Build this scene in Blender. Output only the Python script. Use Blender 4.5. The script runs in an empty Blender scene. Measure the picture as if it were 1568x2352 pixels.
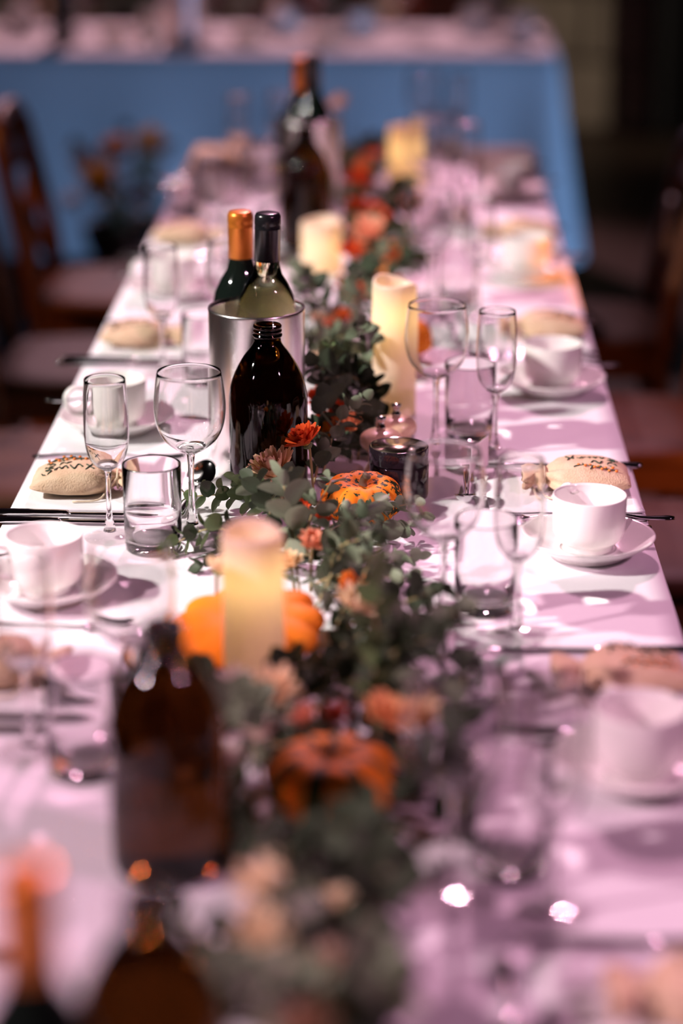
import bpy, math, random
from math import sin, cos, pi, radians as R_
from mathutils import Vector, Matrix, noise as mnoise
random.seed(11)
scene = bpy.context.scene
COL = scene.collection

# ---------------------------------------------------------------- camera
TZ = 0.75                       # table top height
cam_d = bpy.data.cameras.new('camera'); cam = bpy.data.objects.new('camera', cam_d); COL.objects.link(cam)
cam_d.sensor_fit = 'VERTICAL'; cam_d.sensor_height = 36.0; cam_d.sensor_width = 24.0
cam_d.lens = 5200.0 / 2352.0 * 36.0
cam.location = (0, 0, TZ + 0.876)
cam.rotation_euler = (R_(90 - 18.857), 0, R_(1.5637))
cam_d.clip_start = 0.05
cam_d.dof.use_dof = True
cam_d.dof.focus_distance = 2.66
cam_d.dof.aperture_fstop = 1.5
scene.camera = cam

# ---------------------------------------------------------------- world, lights, exposure
w = bpy.data.worlds.new('dim_hall'); scene.world = w; w.use_nodes = True
bg = w.node_tree.nodes['Background']; bg.inputs[0].default_value = (0.55, 0.35, 0.45, 1); bg.inputs[1].default_value = 0.006

def aim(o, target):
    d = Vector(target) - o.location
    o.rotation_euler = d.to_track_quat('-Z', 'Y').to_euler()
def spot(name, loc, target, col, power, size, blend=0.3, radius=0.06):
    l = bpy.data.lights.new(name, 'SPOT'); o = bpy.data.objects.new(name, l); COL.objects.link(o)
    l.color = col; l.energy = power; l.spot_size = R_(size); l.spot_blend = blend; l.shadow_soft_size = radius
    o.location = loc; aim(o, target); l.cycles.is_caustics_light = True; return o
# stage lamps of the hall, all outside the picture
spot('white_spot_left_offscreen', (-3.25, 1.62, 3.25), (-0.05, 3.16, TZ), (1.0, 0.93, 0.88), 1000, 28.5, 0.12, 0.07)
spot('pink_spot_left_offscreen', (-3.0, 0.4, 2.9), (-0.1, 1.55, TZ), (1.0, 0.66, 0.77), 660, 32, 0.6, 0.09)
spot('pink_spot_right_offscreen', (2.5, 0.5, 3.2), (-0.05, 2.2, TZ), (1.0, 0.46, 0.72), 220, 42, 0.6, 0.06)
spot('pink_spot_overhead_offscreen', (0.1, 6.8, 4.0), (-0.09, 2.7, TZ), (1.0, 0.50, 0.70), 900, 44, 0.5, 0.10).scale = (0.46, 1, 1)      # shuttered to the long table
spot('pink_spot_cross_table_offscreen', (-0.9, 9.6, 3.4), (-0.4, 7.05, TZ), (1.0, 0.55, 0.64), 560, 50, 0.5, 0.06)
# blue lamp by the side wall that catches the hanging cloth of the cross table
spot('blue_lamp_right_offscreen', (5.3, 2.9, 0.55), (-0.42, 6.72, 0.45), (0.26, 0.52, 1.0), 760, 15.5, 0.35, 0.08)
# amber lamps on the chairs
spot('amber_lamp_right_offscreen', (5.3, 2.2, 1.05), (0.55, 3.80, 0.30), (1.0, 0.30, 0.07), 2800, 15, 0.7, 0.08)
spot('amber_lamp_left_offscreen', (-3.0, 3.4, 3.6), (-0.88, 5.0, 0.70), (1.0, 0.36, 0.10), 600, 15, 0.5, 0.06)
# warm lamp on the stone pier
spot('warm_lamp_right_offscreen', (4.6, 6.0, 3.2), (0.8, 10.0, 1.0), (1.0, 0.85, 0.68), 480, 30, 0.5, 0.06)
vs = scene.view_settings
vs.view_transform = 'Standard'; vs.look = 'None'; vs.gamma = 1.0; vs.use_curve_mapping = False; vs.exposure = 0.0
cy = scene.cycles
cy.max_bounces = 12; cy.transmission_bounces = 12; cy.glossy_bounces = 5; cy.diffuse_bounces = 3; cy.transparent_max_bounces = 24
cy.use_denoising = True
try: cy.denoiser = 'OPENIMAGEDENOISE'
except Exception: pass
cy.sample_clamp_indirect = 250.0
cy.blur_glossy = 0.0

# ---------------------------------------------------------------- materials
M = {}
def mat(name, base=(0.8,0.8,0.8), rough=0.5, metal=0.0, spec=0.5, trans=0.0, ior=1.45, sss=0.0, coat=0.0, sheen=0.0,
        noise=None, bump=None, emis=None):
    m = bpy.data.materials.new(name); m.use_nodes = True; nt = m.node_tree; n = nt.nodes; L = nt.links
    p = n['Principled BSDF']
    p.inputs['Base Color'].default_value = (*base, 1); p.inputs['Roughness'].default_value = rough
    p.inputs['Metallic'].default_value = metal; p.inputs['Specular IOR Level'].default_value = spec
    p.inputs['Transmission Weight'].default_value = trans; p.inputs['IOR'].default_value = ior
    p.inputs['Coat Weight'].default_value = coat; p.inputs['Sheen Weight'].default_value = sheen
    tc = n.new('ShaderNodeTexCoord')
    if noise:            # (scale, second colour, low, high)
        t = n.new('ShaderNodeTexNoise'); t.inputs['Scale'].default_value = noise[0]; t.inputs['Detail'].default_value = 5
        L.new(tc.outputs['Object'], t.inputs['Vector'])
        r = n.new('ShaderNodeValToRGB'); r.color_ramp.elements[0].position = noise[2]; r.color_ramp.elements[1].position = noise[3]
        r.color_ramp.elements[0].color = (*base, 1); r.color_ramp.elements[1].color = (*noise[1], 1)
        L.new(t.outputs['Fac'], r.inputs['Fac']); L.new(r.outputs['Color'], p.inputs['Base Color'])
    if bump:             # (scale, strength, distance)
        t2 = n.new('ShaderNodeTexNoise'); t2.inputs['Scale'].default_value = bump[0]; t2.inputs['Detail'].default_value = 6
        L.new(tc.outputs['Object'], t2.inputs['Vector'])
        b = n.new('ShaderNodeBump'); b.inputs['Strength'].default_value = bump[1]; b.inputs['Distance'].default_value = bump[2]
        L.new(t2.outputs['Fac'], b.inputs['Height']); L.new(b.outputs['Normal'], p.inputs['Normal'])
    if emis:
        p.inputs['Emission Color'].default_value = (*emis[0], 1); p.inputs['Emission Strength'].default_value = emis[1]
    M[name] = m; return m

mat('linen', (0.82, 0.80, 0.82), 0.75, spec=0.25, noise=(3, (0.78, 0.76, 0.79), 0.35, 0.65), bump=(420, 0.12, 0.001))
mat('napkin_linen', (0.84, 0.82, 0.84), 0.8, spec=0.2, bump=(300, 0.2, 0.001))
mat('porcelain', (0.84, 0.82, 0.79), 0.12, spec=0.5, coat=0.3, noise=(9, (0.82, 0.80, 0.775), 0.4, 0.6))
mat('steel', (0.62, 0.61, 0.62), 0.10, metal=1, noise=(30, (0.56, 0.55, 0.57), 0.4, 0.7))
mat('brushed_steel', (0.80, 0.77, 0.76), 0.27, metal=1, noise=(25, (0.76, 0.73, 0.72), 0.4, 0.6))
mat('amber_glass', (0.055, 0.017, 0.0025), 0.03, trans=1.0, ior=1.38, noise=(6, (0.048, 0.014, 0.002), 0.4, 0.6))
mat('wine_white', (0.94, 0.92, 0.66), 0.02, trans=1.0, ior=1.36, noise=(5, (0.92, 0.90, 0.62), 0.4, 0.6))
mat('bottle_black', (0.006, 0.010, 0.008), 0.05, spec=0.6, coat=0.4, noise=(7, (0.010, 0.012, 0.008), 0.4, 0.6))
mat('cap_orange', (0.85, 0.26, 0.035), 0.30, metal=0.55, noise=(40, (0.75, 0.20, 0.03), 0.4, 0.7))
mat('cap_black', (0.010, 0.010, 0.012), 0.22, spec=0.6, noise=(30, (0.016, 0.015, 0.017), 0.4, 0.6))
mat('jar_black', (0.012, 0.008, 0.012), 0.06, spec=0.6, noise=(9, (0.018, 0.011, 0.015), 0.4, 0.6))
mat('lid_mirror', (0.72, 0.62, 0.46), 0.18, metal=1, noise=(12, (0.68, 0.58, 0.43), 0.4, 0.6))
mat('mill_wood', (0.90, 0.64, 0.42), 0.28, coat=0.5, noise=(14, (0.82, 0.55, 0.34), 0.4, 0.7))
mat('burlap', (0.66, 0.46, 0.30), 0.9, spec=0.1, noise=(60, (0.76, 0.57, 0.40), 0.3, 0.7), bump=(520, 0.7, 0.002))
mat('burlap_cord', (0.80, 0.66, 0.50), 0.9, noise=(90, (0.7, 0.55, 0.4), 0.3, 0.7))
mat('thread_green', (0.018, 0.05, 0.032), 0.8, noise=(90, (0.03, 0.06, 0.03), 0.4, 0.6))
mat('thread_orange', (0.85, 0.20, 0.03), 0.8, noise=(90, (0.8, 0.28, 0.05), 0.4, 0.6))
mat('chair_wood', (0.060, 0.020, 0.010), 0.45, spec=0.3, noise=(7, (0.095, 0.034, 0.015), 0.3, 0.75))
mat('seat_wood', (0.044, 0.014, 0.007), 0.55, spec=0.15, noise=(5, (0.066, 0.023, 0.010), 0.3, 0.75))
mat('table_wood', (0.25, 0.15, 0.08), 0.5, noise=(6, (0.33, 0.2, 0.11), 0.3, 0.7))
mat('leg_metal', (0.12, 0.12, 0.13), 0.4, metal=0.8, noise=(20, (0.16, 0.16, 0.16), 0.4, 0.6))
mat('floor_boards', (0.035, 0.022, 0.016), 0.45, noise=(3, (0.055, 0.032, 0.022), 0.3, 0.7))
mat('wall_dark', (0.030, 0.022, 0.020), 0.85, noise=(2, (0.045, 0.033, 0.028), 0.3, 0.7))
mat('stone', (0.34, 0.28, 0.22), 0.85, noise=(5, (0.24, 0.19, 0.15), 0.3, 0.7), bump=(14, 0.5, 0.02))
mat('mortar', (0.16, 0.13, 0.11), 0.9, noise=(8, (0.2, 0.17, 0.14), 0.3, 0.7))
mat('curtain', (0.006, 0.006, 0.007), 0.95, noise=(4, (0.009, 0.008, 0.009), 0.3, 0.7))
mat('leaf_grey', (0.135, 0.175, 0.105), 0.5, spec=0.3, noise=(45, (0.21, 0.25, 0.17), 0.3, 0.7))
mat('leaf_green', (0.10, 0.165, 0.065), 0.45, spec=0.4, noise=(45, (0.16, 0.225, 0.095), 0.3, 0.7))
mat('leaf_dark', (0.036, 0.055, 0.030), 0.55, spec=0.22, noise=(45, (0.068, 0.092, 0.055), 0.3, 0.7))
mat('stem_green', (0.24, 0.25, 0.10), 0.6, noise=(80, (0.30, 0.20, 0.09), 0.3, 0.7))
PET = {'peach': ((0.92, 0.62, 0.34), (0.94, 0.76, 0.52)), 'peach2': ((0.90, 0.42, 0.16), (0.92, 0.54, 0.26)), 'red': ((0.62, 0.06, 0.018), (0.78, 0.14, 0.025)),
       'orange': ((0.90, 0.27, 0.05), (0.92, 0.38, 0.10)), 'darkred': ((0.20, 0.015, 0.012), (0.34, 0.05, 0.015)), 'yellow': ((0.86, 0.42, 0.03), (0.72, 0.38, 0.03)),
       'cream': ((0.90, 0.72, 0.46), (0.94, 0.80, 0.58)), 'salmon': ((0.88, 0.36, 0.22), (0.92, 0.52, 0.34)), 'white': ((0.86, 0.76, 0.66), (0.90, 0.80, 0.72))}
for k, (a, b) in PET.items(): mat('petal_' + k, a, 0.6, spec=0.25, noise=(70, b, 0.35, 0.65))
def thin_tissue(name, fac):
    # petals and leaves let some light through
    m = M[name]; nt = m.node_tree; n = nt.nodes; L = nt.links; p = n['Principled BSDF']; out = n['Material Output']
    t = n.new('ShaderNodeBsdfTranslucent'); L.new(p.inputs['Base Color'].links[0].from_socket, t.inputs['Color'])
    mx = n.new('ShaderNodeMixShader'); mx.inputs[0].default_value = fac
    L.new(p.outputs[0], mx.inputs[1]); L.new(t.outputs[0], mx.inputs[2]); L.new(mx.outputs[0], out.inputs['Surface'])
for k in PET: thin_tissue('petal_' + k, 0.35)
for k in ('leaf_grey', 'leaf_green', 'leaf_dark'): thin_tissue(k, 0.08)
mat('flower_eye', (0.55, 0.36, 0.06), 0.8, noise=(200, (0.40, 0.22, 0.03), 0.4, 0.6))
mat('card_paper', (0.88, 0.72, 0.80), 0.8, noise=(30, (0.84, 0.68, 0.76), 0.4, 0.6))
mat('brass', (0.72, 0.50, 0.28), 0.2, metal=1, noise=(40, (0.6, 0.4, 0.2), 0.4, 0.6))
mat('pumpkin_stem', (0.30, 0.25, 0.14), 0.8, noise=(60, (0.10, 0.075, 0.035), 0.35, 0.65))
mat('vase_black', (0.012, 0.012, 0.013), 0.4, noise=(12, (0.018, 0.017, 0.017), 0.4, 0.6))

def glass_mat():
    m = bpy.data.materials.new('clear_glass'); m.use_nodes = True; nt = m.node_tree; n = nt.nodes; L = nt.links
    n.remove(n['Principled BSDF']); out = n['Material Output']
    g = n.new('ShaderNodeBsdfGlass'); g.inputs['IOR'].default_value = 1.48; g.inputs['Roughness'].default_value = 0.0
    nz = n.new('ShaderNodeTexNoise'); nz.inputs['Scale'].default_value = 4
    r = n.new('ShaderNodeValToRGB'); r.color_ramp.elements[0].color = (0.96, 0.96, 0.96, 1); r.color_ramp.elements[1].color = (0.99, 0.985, 0.985, 1)
    L.new(nz.outputs['Fac'], r.inputs['Fac']); L.new(r.outputs['Color'], g.inputs['Color'])
    t = n.new('ShaderNodeBsdfTransparent'); mx = n.new('ShaderNodeMixShader'); mx.inputs[0].default_value = 0.0
    L.new(g.outputs[0], mx.inputs[1]); L.new(t.outputs[0], mx.inputs[2]); L.new(mx.outputs[0], out.inputs['Surface'])
    M['clear_glass'] = m
    # thin flat glass of the feet: clear through, more reflective towards its edge
    m = bpy.data.materials.new('thin_glass'); m.use_nodes = True; nt = m.node_tree; n = nt.nodes; L = nt.links
    n.remove(n['Principled BSDF']); out = n['Material Output']
    lw = n.new('ShaderNodeLayerWeight'); lw.inputs['Blend'].default_value = 0.5
    t = n.new('ShaderNodeBsdfTransparent'); t.inputs['Color'].default_value = (0.97, 0.965, 0.965, 1)
    g = n.new('ShaderNodeBsdfGlossy'); g.inputs['Roughness'].default_value = 0.01
    fr = n.new('ShaderNodeMapRange'); fr.inputs['From Min'].default_value = 0.4; fr.inputs['From Max'].default_value = 1.0; fr.inputs['To Min'].default_value = 0.03; fr.inputs['To Max'].default_value = 0.30; L.new(lw.outputs['Facing'], fr.inputs['Value'])
    mx = n.new('ShaderNodeMixShader'); L.new(fr.outputs[0], mx.inputs[0]); L.new(t.outputs[0], mx.inputs[1]); L.new(g.outputs[0], mx.inputs[2])
    L.new(mx.outputs[0], out.inputs['Surface']); M['thin_glass'] = m
glass_mat()

def wax_mat():
    m = bpy.data.materials.new('candle_wax'); m.use_nodes = True; nt = m.node_tree; n = nt.nodes; L = nt.links
    n.remove(n['Principled BSDF']); out = n['Material Output']
    tc = n.new('ShaderNodeTexCoord'); nz = n.new('ShaderNodeTexNoise'); nz.inputs['Scale'].default_value = 25
    L.new(tc.outputs['Object'], nz.inputs['Vector'])
    r = n.new('ShaderNodeValToRGB'); r.color_ramp.elements[0].color = (0.86, 0.77, 0.66, 1); r.color_ramp.elements[1].color = (0.90, 0.82, 0.72, 1)
    L.new(nz.outputs['Fac'], r.inputs['Fac'])
    d = n.new('ShaderNodeBsdfDiffuse'); t = n.new('ShaderNodeBsdfTranslucent'); gl = n.new('ShaderNodeBsdfGlossy'); gl.inputs['Roughness'].default_value = 0.4
    L.new(r.outputs['Color'], d.inputs['Color']); t.inputs['Color'].default_value = (0.95, 0.78, 0.45, 1)
    mx = n.new('ShaderNodeMixShader'); mx.inputs[0].default_value = 0.38; L.new(d.outputs[0], mx.inputs[1]); L.new(t.outputs[0], mx.inputs[2])
    m2 = n.new('ShaderNodeMixShader'); m2.inputs[0].default_value = 0.03; L.new(mx.outputs[0], m2.inputs[1]); L.new(gl.outputs[0], m2.inputs[2])
    L.new(m2.outputs[0], out.inputs['Surface']); M['candle_wax'] = m
wax_mat()
mat('led_flame', (0.90, 0.72, 0.45), 0.5, noise=(20, (0.88, 0.68, 0.40), 0.4, 0.6))

def pumpkin_mat(name, speck, stripes):
    m = mat(name, (0.90, 0.28, 0.02), 0.55, spec=0.10, bump=(60, 0.12, 0.003)); nt = m.node_tree; n = nt.nodes; L = nt.links; p = n['Principled BSDF']
    tc = n.new('ShaderNodeTexCoord')
    a = n.new('ShaderNodeTexNoise'); a.inputs['Scale'].default_value = 9; L.new(tc.outputs['Object'], a.inputs['Vector'])
    r = n.new('ShaderNodeValToRGB'); e = r.color_ramp.elements
    e[0].position = 0.35; e[0].color = (0.78, 0.19, 0.010, 1); e[1].position = 0.7; e[1].color = (0.84, 0.28, 0.025, 1)
    L.new(a.outputs['Fac'], r.inputs['Fac']); col = r.outputs['Color']
    if speck:
        b = n.new('ShaderNodeTexNoise'); b.inputs['Scale'].default_value = 150; b.inputs['Detail'].default_value = 3
        mp = n.new('ShaderNodeMapping'); mp.inputs['Scale'].default_value = (1, 1, 0.55)
        L.new(tc.outputs['Object'], mp.inputs['Vector']); L.new(mp.outputs['Vector'], b.inputs['Vector'])
        c = n.new('ShaderNodeTexNoise'); c.inputs['Scale'].default_value = 22; L.new(tc.outputs['Object'], c.inputs['Vector'])
        ad = n.new('ShaderNodeMath'); ad.operation = 'MULTIPLY_ADD'; ad.inputs[1].default_value = 0.55
        L.new(c.outputs['Fac'], ad.inputs[0]); L.new(b.outputs['Fac'], ad.inputs[2])
        r2 = n.new('ShaderNodeValToRGB'); r2.color_ramp.elements[0].position = speck; r2.color_ramp.elements[1].position = speck + 0.02
        L.new(ad.outputs[0], r2.inputs['Fac'])
        mx = n.new('ShaderNodeMix'); mx.data_type = 'RGBA'; L.new(r2.outputs['Color'], mx.inputs['Factor']); L.new(col, mx.inputs['A'])
        mx.inputs['B'].default_value = (0.035, 0.045, 0.018, 1); col = mx.outputs['Result']
    if stripes:
        sp = n.new('ShaderNodeSeparateXYZ'); L.new(tc.outputs['Object'], sp.inputs[0])
        at = n.new('ShaderNodeMath'); at.operation = 'ARCTAN2'; L.new(sp.outputs['Y'], at.inputs[0]); L.new(sp.outputs['X'], at.inputs[1])
        mu = n.new('ShaderNodeMath'); mu.operation = 'MULTIPLY'; mu.inputs[1].default_value = stripes; L.new(at.outputs[0], mu.inputs[0])
        cs = n.new('ShaderNodeMath'); cs.operation = 'COSINE'; L.new(mu.outputs[0], cs.inputs[0])
        nz = n.new('ShaderNodeMath'); nz.operation = 'MULTIPLY_ADD'; nz.inputs[1].default_value = 0.9; L.new(a.outputs['Fac'], nz.inputs[0]); L.new(cs.outputs[0], nz.inputs[2])
        r3 = n.new('ShaderNodeValToRGB'); r3.color_ramp.elements[0].position = -0.0; r3.color_ramp.elements[0].color = (1, 1, 1, 1)
        r3.color_ramp.elements[1].position = 0.12; r3.color_ramp.elements[1].color = (0, 0, 0, 1); L.new(nz.outputs[0], r3.inputs['Fac'])
        mx = n.new('ShaderNodeMix'); mx.data_type = 'RGBA'; L.new(r3.outputs['Color'], mx.inputs['Factor']); L.new(col, mx.inputs['A'])
        mx.inputs['B'].default_value = (0.05, 0.055, 0.015, 1); col = mx.outputs['Result']
    L.new(col, p.inputs['Base Color'])
pumpkin_mat('pumpkin_speckled', 0.815, None)
pumpkin_mat('pumpkin_orange', None, None)
pumpkin_mat('pumpkin_striped', None, 8)

# ---------------------------------------------------------------- mesh helpers
def mesh(name, v, f, smooth=True):
    me = bpy.data.meshes.new(name); me.from_pydata([tuple(p) for p in v], [], f); me.update()
    if smooth:
        me.polygons.foreach_set('use_smooth', [True] * len(me.polygons))
    return me
def lathe(prof, seg=40, cap0=True, cap1=True, off=(0, 0), fn=None):
    """revolve (r, z) profile; fn(angle, i, r, z) -> (r, z) may modulate."""
    v, f = [], []
    for i, (r, z) in enumerate(prof):
        for k in range(seg):
            a = 2 * pi * k / seg; rr, zz = (r, z) if fn is None else fn(a, i, r, z)
            v.append((off[0] + rr * cos(a), off[1] + rr * sin(a), zz))
    for i in range(len(prof) - 1):
        for k in range(seg):
            k2 = (k + 1) % seg
            f.append((i * seg + k, i * seg + k2, (i + 1) * seg + k2, (i + 1) * seg + k))
    if cap0: f.append(tuple(range(seg - 1, -1, -1)))
    if cap1: f.append(tuple(range((len(prof) - 1) * seg, len(prof) * seg)))
    return v, f
def tube(path, rad, seg=8, flat=None):
    """sweep a circle (or ellipse, flat=(sx, sz)) along a list of points; rad number or list"""
    path = [Vector(p) for p in path]; v, f = [], []
    n = len(path); up = Vector((0, 0, 1))
    for i, p in enumerate(path):
        t = (path[min(i + 1, n - 1)] - path[max(i - 1, 0)])
        t = t.normalized() if t.length > 1e-9 else Vector((0, 1, 0))
        s = t.cross(up)
        s = s.normalized() if s.length > 1e-3 else t.cross(Vector((0, 1, 0))).normalized()
        u = s.cross(t).normalized()
        r = rad[i] if isinstance(rad, (list, tuple)) else rad
        rx, rz = (r, r) if flat is None else (r * flat[0], r * flat[1])
        for k in range(seg):
            a = 2 * pi * k / seg; v.append(p + s * (rx * cos(a)) + u * (rz * sin(a)))
    for i in range(n - 1):
        for k in range(seg):
            k2 = (k + 1) % seg; f.append((i * seg + k, i * seg + k2, (i + 1) * seg + k2, (i + 1) * seg + k))
    f.append(tuple(range(seg - 1, -1, -1))); f.append(tuple(range((n - 1) * seg, n * seg)))
    return v, f
def box(x0, x1, y0, y1, z0, z1, b=0.0):
    if b <= 0:
        v = [(x, y, z) for z in (z0, z1) for y in (y0, y1) for x in (x0, x1)]
        return v, [(0, 2, 3, 1), (4, 5, 7, 6), (0, 1, 5, 4), (2, 6, 7, 3), (0, 4, 6, 2), (1, 3, 7, 5)]
    v, f = [], []      # chamfered box: stacked inset rectangles
    def ring(i, z): 
        s = len(v)
        for (x, y) in ((x0 + i + b, y0 + i), (x1 - i - b, y0 + i), (x1 - i, y0 + i + b), (x1 - i, y1 - i - b), (x1 - i - b, y1 - i), (x0 + i + b, y1 - i), (x0 + i, y1 - i - b), (x0 + i, y0 + i + b)): v.append((x, y, z))
        return s
    rs = [ring(b, z0), ring(0, z0 + b), ring(0, z1 - b), ring(b, z1)]
    for a, c in zip(rs, rs[1:]):
        for k in range(8): k2 = (k + 1) % 8; f.append((a + k, a + k2, c + k2, c + k))
    f.append(tuple(range(rs[0] + 7, rs[0] - 1, -1))); f.append(tuple(range(rs[3], rs[3] + 8)))
    return v, f
def join(*parts):
    v, f = [], []
    for pv, pf in parts:
        o = len(v); v += list(pv); f += [tuple(i + o for i in q) for q in pf]
    return v, f
def xf(vf, loc=(0, 0, 0), rot=None, sc=1.0):
    m = Matrix.Translation(loc) @ (rot.to_4x4() if rot is not None else Matrix.Identity(4)) @ Matrix.Scale(sc, 4)
    return [m @ Vector(p) for p in vf[0]], vf[1]
def rz(a): return Matrix.Rotation(a, 3, 'Z')
def spline(pts, n):
    """Catmull-Rom through 2/3-D points"""
    P = [Vector(p) for p in pts]; P = [2 * P[0] - P[1]] + P + [2 * P[-1] - P[-2]]; out = []
    segs = len(P) - 3
    for s in range(segs):
        a, b, c, d = P[s:s + 4]
        for i in range(n):
            t = i / n
            out.append(0.5 * ((2 * b) + (c - a) * t + (2 * a - 5 * b + 4 * c - d) * t * t + (3 * b - a - 3 * c + d) * t ** 3))
    out.append(P[-2]); return out

# ---------------------------------------------------------------- object helpers
def thing(name, label, cat, loc=(0, 0, 0), rot=0.0, group=None):
    o = bpy.data.objects.new(name, None); COL.objects.link(o); o.empty_display_size = 0.05
    o.location = loc; o.rotation_euler = rot if isinstance(rot, tuple) else (0, 0, rot)
    o['label'] = label; o['category'] = cat
    if group: o['group'] = group
    return o
def part(name, me, m, parent, loc=(0, 0, 0), mw=None):
    if isinstance(me, tuple): me = mesh(name, *me)
    if m and len(me.materials) == 0: me.materials.append(M[m])
    o = bpy.data.objects.new(name, me); COL.objects.link(o); o.parent = parent
    if mw is not None: o.matrix_basis = mw
    else: o.location = loc
    return o
def single(name, me, m, label, cat, loc=(0, 0, 0), rot=0.0, group=None):
    if isinstance(me, tuple): me = mesh(name, *me)
    if m and len(me.materials) == 0: me.materials.append(M[m])
    o = bpy.data.objects.new(name, me); COL.objects.link(o); o.location = loc
    o.rotation_euler = rot if isinstance(rot, tuple) else (0, 0, rot)
    o['label'] = label; o['category'] = cat
    if group: o['group'] = group
    return o
def struct(name, vf, m, smooth=False):
    me = mesh(name, *vf, smooth=smooth); me.materials.append(M[m])
    o = bpy.data.objects.new(name, me); COL.objects.link(o); o['kind'] = 'structure'; return o
def flatten(me):
    me.polygons.foreach_set('use_smooth', [False] * len(me.polygons)); return me
def copy_thing(o, label, loc, rot=0.0, group=None):
    c = o.copy(); COL.objects.link(c); c.location = loc; c.rotation_euler = rot if isinstance(rot, tuple) else (0, 0, rot)
    c['label'] = label
    if group: c['group'] = group
    for ch in o.children:
        k = ch.copy(); COL.objects.link(k); k.parent = c
        for g in ch.children:
            q = g.copy(); COL.objects.link(q); q.parent = k
    return c

# ================================================================ the hall
fl = struct('floor', box(-6, 6, -2.5, 12.1, -0.1, 0), 'floor_boards'); fl['label'] = 'dark wooden hall floor'
struct('wall_back', box(-6, 6, 12.0, 12.2, 0, 5), 'wall_dark')
struct('wall_left', box(-6.2, -6, -2.5, 12, 0, 5), 'wall_dark')
struct('wall_right', box(6, 6.2, -2.5, 12, 0, 5), 'wall_dark')
pier = struct('wall_pier', box(0.46, 1.06, 10.02, 10.5, 0, 4.0), 'mortar')
z = 0.0; i = 0
while z < 3.6:
    h = random.choice((0.26, 0.3, 0.34)); cuts = [0.44, 0.78, 1.08] if i % 2 else [0.44, 0.62, 0.92, 1.08]
    for a, b in zip(cuts, cuts[1:]):
        d = random.uniform(0, 0.03)
        me = flatten(mesh('stone_block', *box(a + 0.008, b - 0.008, 9.98 - d, 10.3, z + 0.008, z + h - 0.008, 0.012))); me.materials.append(M['stone'])
        o = bpy.data.objects.new('stone_block', me); COL.objects.link(o); o.parent = pier
    z += h; i += 1
# black drape hanging next to the pier
v, f = [], []
for i in range(81):
    x = 1.08 + i * 0.035
    for j, zz in enumerate((0.02, 1.3, 2.6, 3.9)):
        v.append((x, 9.75 + 0.05 * sin(i * 0.9) * (1.1 - zz / 5), zz))
    if i:
        for j in range(3): f.append((4 * i - 4 + j, 4 * i + j, 4 * i + j + 1, 4 * i - 3 + j))
nv = len(v); v += [(x, y + 0.02, zz) for x, y, zz in v]; f += [tuple(q + nv for q in reversed(ff)) for ff in f]
single('stage_drape', (v, f), 'curtain', 'black pleated drape hanging beside the stone pier', 'curtain')

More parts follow.
